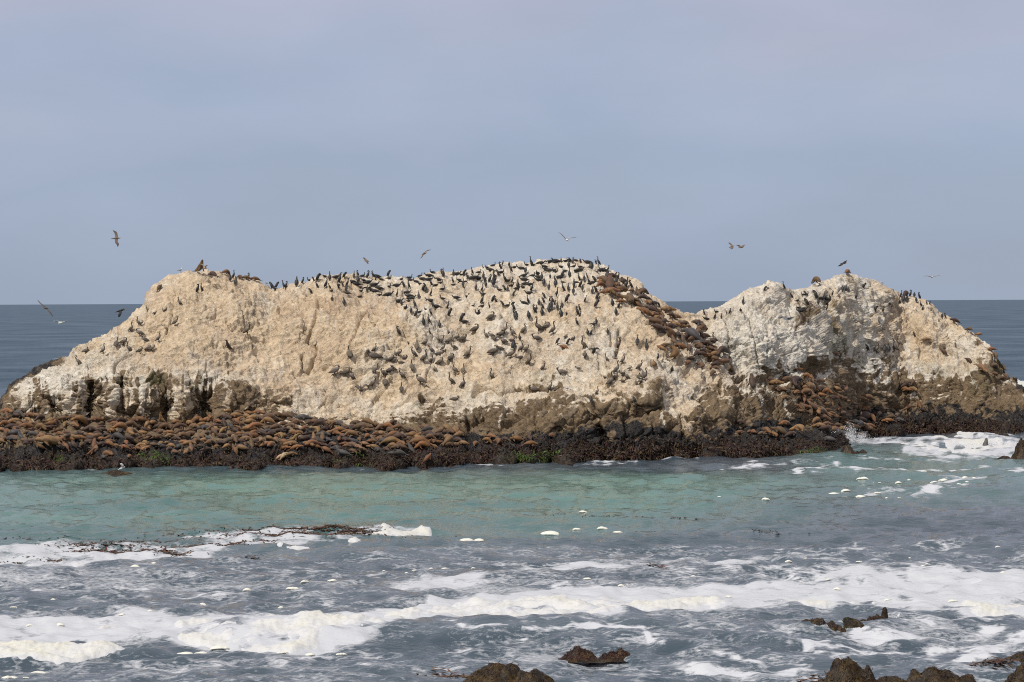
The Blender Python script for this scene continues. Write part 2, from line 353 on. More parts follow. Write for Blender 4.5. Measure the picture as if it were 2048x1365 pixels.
# lean the grain of the rock: strata dipping to the right
Q = P.copy(); Q[..., 0] = P[..., 0] * 0.8 + P[..., 2] * 0.55; Q[..., 2] = P[..., 2] * 0.8 - P[..., 0] * 0.45
face = (1 - below_M) * (1 - reef)
d = 0.5 * fbm(P, 0.22, 2, 1) + 0.26 * (ridged(Q, (0.45, .45, .8), 3, 5) - .6)
calm = sstep(-.25, .35, fbm(P, .3, 2, 44))          # smoother plastered areas between broken ones
G_ = np.stack([P[..., 0] * 1.0 + P[..., 2] * .35, P[..., 1], P[..., 2] * .35], -1)
d = d + face * (0.085 * calm * (ridged(Q, (1.3, 1.3, 2.2), 3, 9) - .5) + 0.07 * (ridged(G_, (1.5, .3, .6), 3, 47) - .5) + (0.02 + .03 * calm) * ridged(P, 4.2, 2, 14) + 0.034 * perlin(P, 7.5, 15) + .026 * perlin(P, 15, 16))
v1, v2 = voronoi(P + 0.25 * np.stack([perlin(P, 1.1, 31), perlin(P, 1.1, 32), perlin(P, 1.1, 33)], -1), (0.55, 0.55, 0.42), 3)
blk = np.clip((v2 - v1) / 0.28, 0, 1)
w1, w2 = voronoi(P + 0.1 * np.stack([perlin(P, 2.5, 34), perlin(P, 2.5, 35), perlin(P, 2.5, 36)], -1), (1.7, 1.7, 1.3), 11)
blk2 = np.clip((w2 - w1) / 0.3, 0, 1)
low = np.clip(below_M, 0, 1) * (1 - reef)
right = sstep(1380, 1470, PX)
d = d + low * (0.45 * (np.sqrt(blk) - .75) + 0.20 * (np.sqrt(blk2) - .7) + 0.09 * ridged(P, 3.2, 2, 18) + 0.03 * perlin(P, 11, 19))
d = d + face * (0.05 + 0.10 * right) * (np.sqrt(blk) - .85) + face * (0.02 + .05 * right) * (.3 + calm) * (np.sqrt(blk2) - .8)
Pw = P + 0.22 * np.stack([perlin(P, 1.6, 181), perlin(P, 1.6, 182), perlin(P, 1.6, 183)], -1)
d = d + (face + .7 * low) * (.17 + .06 * right) * facets(Pw, (.50, .50, .32), 21) + (face + .8 * low) * (.05 + .03 * calm) * facets(Pw, (2.0, 2.0, 1.3), 33) + face * .016 * facets(Pw, (5.5, 5.5, 4.0), 37)
shore = sstep(1.9, .9, Z)
d = d + reef * (.35 + .65 * shore) * (0.30 * (np.sqrt(blk2) - .7) + 0.26 * fbm(P, 1.3, 3, 22) + 0.13 * ridged(P, 3.0, 2, 25) + 0.06 * perlin(P, 9, 27))
# smoother towards the crown where the birds sit; the far side plain
d = d * (1 - 0.45 * sstep(iS + 300, R_ - nk, rowi + 0 * PX))
cr_d = np.zeros_like(d)
for pl, wpx, dep in CRACKS:
    for (ax, ay), (bx, by) in zip(pl[:-1], pl[1:]):
        j0, j1 = np.searchsorted(us, [min(ax, bx) - 14, max(ax, bx) + 14])
        px = PX[:, j0:j1] + 5 * perlin(P[:, j0:j1], 1.2, 50); py = PY[:, j0:j1] + 5 * perlin(P[:, j0:j1], 1.2, 51)
        vx, vy = bx - ax, by - ay; L2 = vx * vx + vy * vy
        t = np.clip(((px - ax) * vx + (py - ay) * vy) / L2, 0, 1)
        dd = np.hypot(px - ax - t * vx, py - ay - t * vy)
        g = np.exp(-(dd / wpx) ** 2); g[R_ - nk:] = 0
        cr_d[:, j0:j1] = np.maximum(cr_d[:, j0:j1], 1.5 * dep * g)
fis = np.exp(-((v2 - v1) / .035) ** 2) * sstep(-.25, .25, perlin(P, .35, 151)) * .13 + np.exp(-((w2 - w1) / .06) ** 2) * sstep(-.1, .3, perlin(P, .5, 152)) * .07
fis[R_ - nk:] = 0
d = d - cr_d - fis * (1 - reef)
st_ = perlin(Q, (.5, .5, 3.2), 153) + .5 * perlin(Q, (1.2, 1.2, 7.5), 154)
d = d + (face + .6 * low) * .05 * (1 - .7 * right) * np.clip(st_, -1, 1) * sstep(-.2, .4, perlin(P, .3, 155))
P = P + Nn * d[..., None]
Z = P[..., 2]
ND = normals(P); upd = gsm(gsm(np.clip(ND[..., 2], -.3, 1), 1.5, 0), 1.5, 1)
# ---- what covers the rock: guano, drips, mussels, red algae, green algae
kx = np.stack([PX / 9.0, PY / 130.0, PX * 0], -1); kx2 = np.stack([PX / 3.6, PY / 70.0, PX * 0 + 4], -1)
drip = fbm(kx, 1.0, 2, 60) + 0.55 * perlin(kx2, 1.0, 63) + 1.0 * perlin(kx, (.28, .5, 1), 66)
curt = (sstep(10, 70, us) * (1 - sstep(430, 520, us)))[None]   # curtains of droppings over the left cliff
GB = np.array([(-200, 800), (0, 790), (30, 788), (60, 786), (110, 780), (170, 772), (240, 762), (300, 772), (380, 778), (470, 782), (520, 800), (600, 834), (680, 850), (760, 860), (850, 846), (900, 826), (960, 814), (1050, 798), (1150, 796), (1210, 792), (1270, 790), (1330, 800), (1372, 840), (1400, 800), (1450, 778), (1500, 780), (1560, 755), (1620, 744), (1680, 744), (1705, 742), (1730, 765), (1800, 772), (1870, 782), (1950, 770), (2010, 745), (2060, 760), (2300, 800)], float)
gb = np.interp(us, GB[:, 0], GB[:, 1])[None]
steep = 1 - sstep(0.25, 0.7, up)
dl = 14 + 40 * curt + 8 * right
guano = sstep(22, -22, PY - gb - dl * drip * 0.8 - 22 * fbm(P, .45, 3, 70) - 46 * (upd - .52) * (1 - .6 * curt)) 
guano = np.maximum(guano, curt * sstep(85, 40, PY - gb) * sstep(.02, .42, drip) * .95)
guano = np.maximum(guano, .75 * sstep(64, 10, PY - gb) * sstep(.55, .8, upd + .25 * fbm(P, 1.6, 2, 73)))
guano = np.maximum(guano, .62 * sstep(.05, .55, fbm(P, 1.4, 4, 171) + .3 * drip) * sstep(95, 30, PY - gb))
guano *= sstep(1.6, 2.6, Z + .4 * perlin(P, .8, 71))
for pl, wpx in (([(1318, 770), (1335, 800), (1355, 835), (1372, 850), (1377, 866)], 6), ([(1506, 785), (1520, 812), (1527, 836)], 2.4), ([(1563, 792), (1575, 815), (1581, 838)], 2.2), ([(1555, 745), (1545, 765)], 4), ([(1000, 855), (1003, 832)], 1.8), ([(1322, 868), (1320, 840)], 2.2), ([(940, 800), (942, 830)], 3), ([(980, 830), (992, 800)], 2.5), ([(460, 790), (452, 825)], 3), ([(485, 815), (520, 795), (560, 775)], 2.2), ([(355, 790), (350, 842)], 5), ([(131, 770), (131, 838)], 3.5), ([(238, 750), (224, 830)], 6), ([(165, 770), (158, 835)], 5), ([(48, 790), (48, 822)], 4), ([(270, 752), (268, 810)], 3), ([(290, 760), (288, 800)], 3)):
    for (ax, ay), (bx, by) in zip(pl[:-1], pl[1:]):
        j0, j1 = np.searchsorted(us, [min(ax, bx) - 16, max(ax, bx) + 16])
        px = PX[:, j0:j1] + 2.5 * perlin(P[:, j0:j1], 1.5, 52); py = PY[:, j0:j1]
        vx, vy = bx - ax, by - ay
        t = np.clip(((px - ax) * vx + (py - ay) * vy) / (vx * vx + vy * vy), 0, 1)
        dd = np.hypot(px - ax - t * vx, py - ay - t * vy)
        g = sstep(1.25, .6, dd / wpx + .3 * drip[:, j0:j1]); g[R_ - nk:] = 0
        guano[:, j0:j1] = np.maximum(guano[:, j0:j1], g)
# bare patches of grey-brown rock showing through the guano; right-end ones paint its shaded side
bare = np.zeros_like(guano)
for (cx, cy, rx, ry, a) in [(480, 785, 22, 22, .9), (562, 805, 24, 14, .9), (545, 790, 60, 14, .5), (738, 718, 16, 20, .45), (1080, 770, 22, 16, .6), (1110, 755, 40, 14, .4), (1035, 780, 14, 18, .5), (1120, 790, 24, 14, .7), (1215, 770, 20, 20, .4), (1610, 628, 24, 30, .75), (1660, 640, 12, 40, .8), (1688, 700, 12, 28, .7), (1640, 728, 36, 8, .35), (1870, 760, 60, 22, .55), (1970, 740, 20, 40, .6), (1990, 740, 12, 30, .8), (1955, 690, 14, 20, .4), (1545, 625, 30, 30, .3), (1460, 700, 14, 40, .4), (1400, 700, 14, 30, .4), (845, 808, 12, 20, .7), (868, 812, 10, 14, .6), (910, 590, 30, 12, .35), (885, 580, 30, 14, .35), (880, 808, 14, 16, .5), (1430, 760, 20, 20, .35), (1395, 735, 20, 14, .4), (1765, 725, 16, 14, .6), (1715, 715, 20, 16, .6), (470, 690, 10, 20, .25), (560, 700, 10, 22, .3), (400, 640, 8, 16, .3), (1315, 775, 24, 20, .5), (1300, 760, 16, 14, .4), (1420, 795, 16, 16, .6), (245, 755, 20, 20, .6), (310, 762, 22, 16, .7), (185, 765, 14, 14, .6), (355, 765, 14, 14, .5), (395, 765, 16, 12, .5), (250, 705, 30, 10, .3)]:
    q = ((PX - cx) / rx) ** 2 + ((PY - cy) / ry) ** 2
    bare = np.maximum(bare, a * np.exp(-q))
bare = np.clip(bare * (1.1 + 1.2 * fbm(P, 1.5, 3, 74)), 0, 1)
bare = np.maximum(bare, 0.85 * sstep(.3, .75, fbm(P, 1.1, 3, 78) + .25 * right + .7 * (1 - up) - .35) * sstep(690, 760, PY) * (PX > 800) * .7)
guano = np.clip(guano - bare, 0, 1)
tan = 0.66 + 0.5 * fbm(P, .28, 3, 80) + .25 * perlin(P, 1.4, 83)
TZ = [(450, 640, 260, 90, .55), (620, 730, 200, 80, .5), (960, 750, 60, 60, .35), (1330, 660, 70, 60, .3), (1830, 660, 80, 60, .35), (1430, 770, 60, 40, .4), (1150, 730, 60, 40, .1), (830, 700, 90, 50, -.25), (100, 760, 120, 40, -.7), (1520, 690, 140, 110, -.85), (1820, 760, 200, 60, -.5), (1000, 560, 260, 40, -.15), (880, 810, 90, 24, -.4), (420, 770, 200, 30, -.35), (1650, 600, 60, 40, -.15), (1100, 700, 100, 30, -.2), (700, 570, 160, 20, -.1)]
for (cx, cy, rx, ry, a) in TZ: tan = tan + a * np.exp(-((PX - cx) / rx) ** 2 - ((PY - cy) / ry) ** 2)
runs = fbm(np.stack([PX / 7.0 + PY / 60.0, PY / 60.0, PX * 0 + 9], -1), 1.0, 3, 160)
tan = tan - (.40 + .35 * right) * sstep(.12, .6, runs + .5 * fbm(P, .4, 2, 162))
tan = np.clip(tan, 0, 1)
zz = Z + 0.55 * fbm(P, .7, 3, 85)
mus = sstep(2.15, 1.55, zz) * sstep(-40, 6, -(rowi - iS) + 0 * PX + 46 * 0 + 6)
musB = sstep(2.3, 1.7, zz + .25 * perlin(P, 2.2, 88))
mus = np.maximum(mus, musB * .9)
zl = Z + .75 * fbm(np.stack([P[..., 0] * .12, P[..., 1] * .2, Z * 0], -1), 1.0, 2, 95) + .35 * fbm(P, 1.2, 2, 96)
lift = np.interp(us, [-200, 700, 930, 1000, 1650, 1760, 2300], [.42, .38, .30, .1, .1, .25, .25])[None]  # set low so the mussel dark also darkens the ledge between sea lions
mus = sstep(2.2, 1.5, zl + lift + .3 * perlin(P, 3.0, 88)) * (1 - .75 * sstep(.1, .5, fbm(P, .8, 2, 97)) * sstep(.8, 1.4, Z))
# dark wave-washed rock along the far left shoulder; shade painted down the right end
lim = np.interp(us, SIL[:, 0], SIL[:, 1])[None]
mus = np.maximum(mus, .62 * sstep(150, 110, PX) * sstep(14, 3, PY - lim - 10 * fbm(P, .9, 2, 98)))
mus = np.maximum(mus, sstep(1985, 2020, PX) * sstep(14, 2, PY - lim - 8 * fbm(P, .9, 2, 99)) * .9)
guano = guano * (1 - sstep(150, 110, PX) * sstep(15, 5, PY - lim))
alg = sstep(1.15, .45, Z + .6 * fbm(P, .6, 3, 90))
grn = np.zeros_like(guano)
for (cx, cy, rx, ry, a) in [(120, 925, 30, 8, .4), (320, 927, 30, 9, .9), (1085, 926, 30, 8, 1.3), (1035, 925, 30, 7, .7), (725, 928, 20, 7, .6), (1630, 912, 30, 6, .6), (700, 920, 60, 8, .4), (1100, 908, 30, 8, .5), (245, 768, 10, 12, .8), (310, 762, 22, 12, .8), (1668, 690, 14, 26, 1.0), (1655, 655, 10, 30, .7), (1690, 690, 10, 20, .7), (1990, 735, 8, 24, .8), (1900, 740, 50, 14, .3), (1720, 720, 20, 14, .4), (840, 808, 8, 20, .6), (1080, 752, 16, 10, .5), (395, 770, 20, 8, .5), (1960, 770, 20, 20, .4)]:  # green growth; the tall right-end spot deepens that end's painted shade
    grn = np.maximum(grn, a * np.exp(-((PX - cx) / rx) ** 2 - ((PY - cy) / ry) ** 2))
grn = np.clip(grn * (1 + 1.6 * fbm(P, 1.8, 2, 94)), 0, 1)
pink = .12 + .55 * fbm(P, .35, 4, 190)
for (cx, cy, rx, ry, a) in [(690, 615, 90, 26, .9), (640, 700, 60, 70, .55), (560, 620, 80, 40, .35), (450, 560, 60, 30, .4), (1345, 650, 80, 60, .5), (1830, 640, 70, 50, .5), (1430, 755, 60, 40, .7), (1120, 690, 70, 40, .4), (400, 720, 120, 40, .35), (540, 780, 100, 40, .4), (1060, 720, 60, 30, .4), (1780, 720, 90, 40, .2)]: pink = pink + a * np.exp(-((PX - cx) / rx) ** 2 - ((PY - cy) / ry) ** 2) * (.6 + .9 * fbm(P, 1.1, 3, 193))
C1 = np.stack([guano, tan, np.clip(pink, 0, 1)], -1); C2 = np.stack([mus, alg, grn], -1)

m_rock, t, b = mat_new('guano_rock')
_, g_, tn_, dr_ = attr(t, 'cover'); _, mu_, al_, gr_ = attr(t, 'shore')
fine = tex_noise(t, 5.0, 6, .7); fine2 = tex_noise(t, 16.0, 4, .7); broad = tex_noise(t, 0.9, 5, .6)
brown = ramp(t, broad, [(.25, (.075, .055, .040)), (.42, (.19, .130, .075)), (.55, (.27, .185, .10)), (.68, (.21, .165, .125)), (.8, (.31, .25, .18))])
brown = mixc(t, .55, brown, ramp(t, fine, [(.32, (.035, .028, .024)), (.48, (.16, .115, .07)), (.6, (.22, .17, .11)), (.74, (.40, .34, .27))]))
white = ramp(t, fine, [(.22, (.43, .375, .295)), (.45, (.64, .59, .495)), (.7, (.77, .73, .64))])
tanc = ramp(t, fine, [(.22, (.38, .28, .18)), (.45, (.575, .445, .295)), (.7, (.67, .55, .395))])
gcol = mixc(t, tn_, white, tanc)
gcol = mixc(t, math_n(t, 'MULTIPLY', dr_, .62), gcol, ramp(t, fine, [(.3, (.26, .165, .10)), (.5, (.43, .30, .19)), (.7, (.56, .43, .30))]))
mott = tex_noise(t, 2.6, 6, .72)
gcol = mixc(t, .55, gcol, mixc(t, 1.0, gcol, ramp(t, mott, [(.32, (.74, .70, .65)), (.5, (1.04, 1.04, 1.04)), (.68, (1.2, 1.22, 1.24))]), 'MULTIPLY'))
# freckles of grey and droppings
gcol = mixc(t, math_n(t, 'MULTIPLY', ramp(t, fine2, [(.58, (0, 0, 0)), (.70, (1, 1, 1))]), .32), gcol, (.27, .215, .155))
gcol = mixc(t, math_n(t, 'MULTIPLY', ramp(t, tex_noise(t, 9.0, 3, .6), [(.60, (0, 0, 0)), (.70, (1, 1, 1))]), .5), gcol, (.74, .72, .66))
gm = math_n(t, 'ADD', g_, math_n(t, 'MULTIPLY', math_n(t, 'SUBTRACT', fine, .5), .9))
gm = ramp(t, gm, [(.36, (0, 0, 0)), (.64, (1, 1, 1))])
col = mixc(t, gm, brown, gcol)
musc = ramp(t, tex_noise(t, 6.0, 6, .75), [(.35, (.008, .008, .009)), (.52, (.024, .021, .020)), (.62, (.055, .042, .028)), (.76, (.15, .115, .075))])
algc = ramp(t, tex_noise(t, 4.0, 6, .75), [(.32, (.008, .007, .006)), (.46, (.022, .013, .010)), (.55, (.055, .032, .016)), (.62, (.03, .016, .015)), (.72, (.15, .09, .07)), (.8, (.30, .23, .18))])
mm = ramp(t, math_n(t, 'ADD', mu_, math_n(t, 'MULTIPLY', math_n(t, 'SUBTRACT', broad, .5), 1.0)), [(.35, (0, 0, 0)), (.6, (1, 1, 1))])
am = ramp(t, math_n(t, 'ADD', al_, math_n(t, 'MULTIPLY', math_n(t, 'SUBTRACT', fine, .5), 1.0)), [(.38, (0, 0, 0)), (.62, (1, 1, 1))])
col = mixc(t, mm, col, musc); col = mixc(t, am, col, algc)
grm = math_n(t, 'MULTIPLY', gr_, ramp(t, fine, [(.38, (0, 0, 0)), (.58, (1, 1, 1))]))
col = mixc(t, grm, col, ramp(t, fine2, [(.3, (.018, .030, .008)), (.7, (.075, .095, .022))]))
t.links.new(col, b.inputs['Base Color'])
wet = math_n(t, 'MAXIMUM', mm, am)
t.links.new(ramp(t, wet, [(0, (.95, .95, .95)), (1, (.42, .42, .42))]), b.inputs['Roughness'])
b.inputs['Specular IOR Level'].default_value = .35
crk = math_n(t, 'ABSOLUTE', math_n(t, 'SUBTRACT', tex_noise(t, 1.3, 6, .62), .5))
crk = math_n(t, 'MULTIPLY', math_n(t, 'MINIMUM', crk, .06), 9.0)
bump(t, b, math_n(t, 'ADD', math_n(t, 'ADD', fine, math_n(t, 'MULTIPLY', fine2, .6)), crk), .85, .11)

Fg = grid_faces(R_, NU)
Vf = P.reshape(-1, 3); c1 = C1.reshape(-1, 3); c2 = C2.reshape(-1, 3)
rowf = np.repeat(np.arange(R_ - 1), NU - 1)
objs_ray = []
for nm, sel, lab in (('reef_shelf', rowf < iS, 'low dark reef ledge of mussels and red seaweed along the waterline of the rock'),
                     ('rock_island', rowf >= iS, 'large guano-whitened sea rock with two humps, rising from the sea behind the lagoon')):
    v, f, c = compact(Vf, Fg[sel], {'cover': c1, 'shore': c2})
    o = add_obj(nm, make_mesh(nm, v, f, True, c), m_rock, lab, None, None, 'structure')
    objs_ray.append(o)
Pgrid, Ngrid = P, Nn

# ================================================================== THE SEA
offs = np.concatenate([[0.9, 1.2, 1.7, 2.4, 3.2], np.arange(4.2, 30, 1.1), np.arange(30, 790, 1.65), np.arange(790, 1300, 9)])
wx = np.concatenate([np.arange(-900, -120, 26), np.arange(-120, 2170, 3.3), np.arange(2170, 2950, 26)])
WPX, WOF = np.meshgrid(wx, offs); WPY = hor(WPX) + WOF
S = sea_pt(WPX, WPY)
dist = S[..., 1]; dYr = dist ** 2 / (H * F) * 1.65; dXr = dist / F * 3.3
rng = np.random.default_rng(11)
def lagoon(px, py):   # calm shallow water in the lee of the rock
    return sstep(925, 950, py) * sstep(1090, 1045, py + 0.022 * (px - 700)) * sstep(1650, 1350, px)
LAG = lagoon(WPX, WPY)
rough = 1 - 0.45 * LAG
zw = np.zeros_like(dist)
for i in range(44):
    lam = 0.9 * (18 / 0.9) ** rng.random(); th = rng.normal(0, .55) + math.radians(-86); kk = 2 * math.pi / lam
    kxv, kyv = kk * math.cos(th), kk * math.sin(th); ph = rng.random() * 6.28
    a = 0.0052 * lam ** 0.82
    lamy = 2 * math.pi / abs(kyv)
    att = np.clip(lamy / (2.6 * dYr) - .6, 0, 1) * np.clip(lam / (3 * dXr), 0, 1)
    w_ = np.sin(kxv * S[..., 0] + kyv * S[..., 1] + ph + 0.8 * perlin(S, 1 / (lam * 3.0), i))
    zw += a * att * (w_ + 0.35 * (w_ * w_ - .5)) * rough
for i in range(40):
    lam = 0.32 + 2.6 * rng.random() ** 2.0; th = rng.normal(0, .8) + math.radians(-90); kk = 2 * math.pi / lam
    kxv, kyv = kk * math.cos(th), kk * math.sin(th)
    att = np.clip(2 * math.pi / abs(kyv) / (2.4 * dYr) - .6, 0, 1) * np.clip(lam / (3 * dXr), 0, 1)
    w_ = np.sin(kxv * S[..., 0] + kyv * S[..., 1] + rng.random() * 6.28 + 1.2 * perlin(S, 1 / (lam * 3), 60 + i))
    zw += .0095 * lam * att * (w_ + .3 * (w_ * w_ - .5))
# swell humps / small breakers near the reef in front: (px polyline, half depth m, height m)
for pl, hw, hh in (([(560, 1268), (690, 1262), (780, 1272), (900, 1270)], 1.6, .34), ([(1000, 1275), (1150, 1272), (1300, 1266), (1430, 1268)], 1.8, .36), ([(1130, 1240), (1060, 1241)], .8, .18), ([(1250, 1292), (1420, 1290)], 1.2, .22), ([(1760, 905), (1860, 893), (1960, 885), (2020, 893)], 2.2, .55), ([(1640, 925), (1900, 920)], 2.0, .2), ([(120, 1308), (240, 1306)], .8, .14), ([(1950, 985), (2060, 970)], 2.0, .25), ([(1750, 1165), (1880, 1160)], 1.2, .18), ([(1480, 1170), (1620, 1155)], 1.2, .16), ([(560, 1100), (760, 1090)], 1.5, .14), ([(500, 1165), (700, 1160)], 1.2, .12), ([(1830, 1265), (1950, 1262)], 1.2, .25), ([(1580, 1230), (1720, 1222)], 1.2, .25)):
    q = sea_pt([p[0] for p in pl], [p[1] for p in pl])
    best = np.zeros_like(dist)
    for A, B in zip(q[:-1], q[1:]):
        v = (B - A)[:2]; tt = np.clip(((S[..., 0] - A[0]) * v[0] + (S[..., 1] - A[1]) * v[1]) / (v @ v), 0, 1)
        ex = S[..., 0] - A[0] - tt * v[0]; ey = S[..., 1] - A[1] - tt * v[1] + .5 * perlin(S, .35, 77)
        s_ = np.where(ey > 0, hw * 1.5, hw * .8)
        best = np.maximum(best, hh * np.exp(-(ey / s_) ** 2 - (ex / (hw * 2.2)) ** 2))
    zw += best

# ---- where foam lies (positions over the water, built from how it drifts: rafts, streaks and lace)
def in_poly(px, py, poly, soft):
    n = len(poly); ins = np.zeros(px.shape, bool); dmin = np.full(px.shape, 1e9)
    for i in range(n):
        (ax, ay), (bx, by) = poly[i], poly[(i + 1) % n]
        c = ((ay > py) != (by > py)) & (px < (bx - ax) * (py - ay) / ((by - ay) + 1e-9) + ax); ins ^= c
        vx, vy = (bx - ax), (by - ay) * 5; t_ = np.clip(((px - ax) * vx + (py - ay) * 5 * vy) / (vx * vx + vy * vy + 1e-9), 0, 1)
        dmin = np.minimum(dmin, np.hypot(px - ax - t_ * vx, (py - ay) * 5 - t_ * vy))
    sd = np.where(ins, dmin, -dmin)
    return sstep(-soft, soft, sd)
W3 = np.stack([S[..., 0] * .42, S[..., 1] * .30, S[..., 0] * 0], -1)
wpx = WPX + 26 * fbm(W3, 1.0, 3, 5); wpy = WPY + 5.5 * fbm(W3, 1.3, 3, 9)
thick = np.zeros_like(dist); film = np.zeros_like(dist); lace = np.zeros_like(dist)
def band(pl, w):
    best = np.full(dist.shape, 9.0)
    for (ax, ay), (bx, by) in zip(pl[:-1], pl[1:]):
        vx, vy = bx - ax, (by - ay) * 4
        t_ = np.clip(((wpx - ax) * vx + (wpy - ay) * 4 * vy) / (vx * vx + vy * vy + 1e-9), 0, 1)
        best = np.minimum(best, np.hypot((wpx - ax - t_ * vx) * .35, (wpy - ay) - t_ * vy / 4) / w)
    return best
main = [(640, 1238), (800, 1212), (980, 1186), (1100, 1178), (1370, 1174), (1560, 1166), (1690, 1150), (1760, 1147), (1990, 1152), (2200, 1145), (2200, 1232), (1930, 1232), (1830, 1222), (1700, 1222), (1500, 1226), (1300, 1240), (1250, 1260), (1080, 1266), (960, 1260), (860, 1252), (770, 1275), (690, 1288), (600, 1306), (500, 1300), (400, 1296), (330, 1285), (470, 1246), (560, 1238)]
film = np.maximum(film, in_poly(wpx, wpy, main, 26) * 1.0)
for poly, a in (([(660, 1245), (850, 1215), (1000, 1195), (1250, 1195), (1450, 1215), (1500, 1226), (1300, 1240), (1240, 1258), (1080, 1264), (960, 1258), (850, 1250), (760, 1272), (680, 1284), (600, 1300), (490, 1296), (340, 1284), (480, 1250), (600, 1240)], .95),
    ([(1400, 1212), (1560, 1204), (1800, 1210), (1840, 1222), (1700, 1222), (1420, 1230)], .9), ([(1900, 1215), (2000, 1200), (2200, 1205), (2200, 1230), (1930, 1230)], .9), ([(-300, 1288), (60, 1285), (130, 1292), (265, 1306), (150, 1322), (-300, 1318)], 1.25),
    ([(735, 1070), (760, 1058), (830, 1054), (860, 1060), (830, 1072)], 1.25), ([(520, 1100), (570, 1088), (620, 1088), (640, 1098), (580, 1106)], .9), ([(655, 1088), (720, 1086), (740, 1092), (660, 1094)], .9), ([(110, 1130), (220, 1115), (300, 1110), (150, 1140)], .85), ([(860, 1090), (930, 1082), (970, 1084), (960, 1092)], .95), ([(1790, 905), (1850, 893), (1920, 884), (2010, 888), (2040, 900), (1900, 912)], .9), ([(1645, 1262), (1760, 1235), (1800, 1240), (1760, 1255)], .9), ([(1760, 1240), (1800, 1236), (1790, 1248)], .9), ([(340, 1262), (440, 1246), (445, 1258), (360, 1270)], 1.0), ([(180, 1254), (240, 1248), (245, 1258), (190, 1262)], .9), ([(1880, 1270), (1930, 1265), (1930, 1275)], .9), ([(2000, 742), (2022, 752), (2050, 764), (2110, 780), (2110, 806), (2050, 800), (2020, 780)], 1.3), ([(-90, 806), (0, 804), (16, 814), (2, 828), (-90, 828)], 1.3)):
    thick = np.maximum(thick, a * in_poly(wpx, wpy, poly, 18))
film = np.maximum(film, .8 * in_poly(wpx, wpy, [(-300, 1262), (-100, 1238), (200, 1232), (480, 1232), (660, 1235), (480, 1250), (340, 1285), (200, 1280), (-300, 1284)], 30))
film = np.maximum(film, .8 * in_poly(wpx, wpy, [(-300, 1102), (150, 1088), (330, 1086), (470, 1066), (560, 1058), (700, 1054), (880, 1052), (760, 1066), (660, 1088), (480, 1096), (330, 1112), (130, 1138), (-300, 1130)], 22))
film = np.maximum(film, .62 * in_poly(wpx, wpy, [(680, 1180), (800, 1160), (1000, 1150), (1100, 1130), (1350, 1118), (1520, 1118), (1500, 1132), (1300, 1136), (1120, 1142), (980, 1166), (820, 1182)], 30))
film = np.maximum(film, .8 * in_poly(wpx, wpy, [(1690, 880), (1720, 872), (1800, 872), (1900, 890), (1800, 905), (1710, 896)], 14))
film = np.maximum(film, .85 * in_poly(wpx, wpy, [(1780, 912), (1850, 890), (2000, 880), (2200, 885), (2200, 912), (1900, 922)], 16))
for pl, w, a in (([(1420, 938), (1480, 936), (1560, 932)], 3, .8), ([(1590, 945), (1700, 942), (1800, 945), (1900, 940)], 3.2, .9), ([(1500, 925), (1640, 925), (1780, 920), (1900, 925), (2100, 918)], 3, .6), ([(1820, 940), (1900, 938), (2100, 940)], 3, .7), ([(1750, 988), (1830, 982), (1900, 970)], 5, .6), ([(1840, 978), (1900, 965), (2000, 955), (2100, 958)], 10, .75), ([(1830, 990), (1960, 978)], 4, .8), ([(700, 934), (860, 933), (900, 931)], 1.2, .5), ([(905, 935), (960, 930), (1030, 932), (1090, 931)], 1.4, .6), ([(1140, 926), (1260, 922), (1330, 918), (1400, 920), (1460, 916), (1500, 918)], 1.7, .75), ([(1500, 916), (1660, 916)], 1.5, .7), ([(120, 941), (160, 942), (230, 940)], 1.4, .5), ([(900, 1300), (960, 1292), (1010, 1284), (1040, 1282)], 4, .9), ([(880, 1262), (930, 1282), (1000, 1278)], 3, .7), ([(660, 1314), (760, 1302), (800, 1300)], 4, .6), ([(1040, 1277), (1180, 1276), (1300, 1272)], 2.0, .9), ([(0, 1318), (160, 1322), (350, 1335), (560, 1318), (650, 1310)], 8, .55), ([(-100, 1350), (150, 1345), (400, 1350)], 6, .45), ([(1240, 1352), (1380, 1338), (1500, 1345), (1620, 1338)], 11, .8), ([(1380, 1310), (1440, 1320), (1540, 1335)], 4, .8), ([(1690, 1320), (1800, 1305), (1950, 1292), (2100, 1270)], 12, .95), ([(1860, 1330), (2000, 1302), (2100, 1295)], 10, .9), ([(1600, 1300), (1700, 1290), (1800, 1285)], 5, .9), ([(1430, 1240), (1560, 1256), (1640, 1240)], 6, .55), ([(1820, 1255), (1960, 1248), (2100, 1240)], 9, .85), ([(1720, 1275), (1800, 1283), (1900, 1280), (2000, 1265)], 7, .85), ([(760, 1350), (900, 1340), (1020, 1300)], 5, .35), ([(1300, 1280), (1340, 1312)], 4, .7), ([(2015, 760), (2030, 775), (2060, 790)], 3.2, 1.0), ([(-40, 812), (-10, 812), (8, 818)], 5, 1.0), ([(1735, 1000), (1860, 1002)], 2, .3), ([(120, 1170), (420, 1160), (700, 1140)], 8, .28), ([(1450, 1150), (1700, 1130), (1900, 1110), (2100, 1115)], 9, .3), ([(750, 1120), (980, 1105), (1020, 1090)], 12, .38)):
    bb = band(pl, w)
    lace = np.maximum(lace, a * np.exp(-bb * bb))
lace = np.maximum(lace, .34 * in_poly(wpx, wpy, [(1500, 1240), (1900, 1228), (2200, 1230), (2200, 1345), (1850, 1345), (1560, 1330), (1420, 1300)], 40))
lace = np.maximum(lace, .44 * in_poly(wpx, wpy, [(-300, 1140), (700, 1120), (1100, 1090), (2200, 1080), (2200, 1600), (-300, 1600)], 40))
lace = np.maximum(lace, .56 * sstep(1080, 1130, WPY) * sstep(.1, .6, fbm(np.stack([S[..., 0] * .05, S[..., 1] * .12, dist * 0], -1), 1.0, 2, 88)))
st3 = np.stack([S[..., 0] * .55, S[..., 1] * .42, dist * 0], -1)
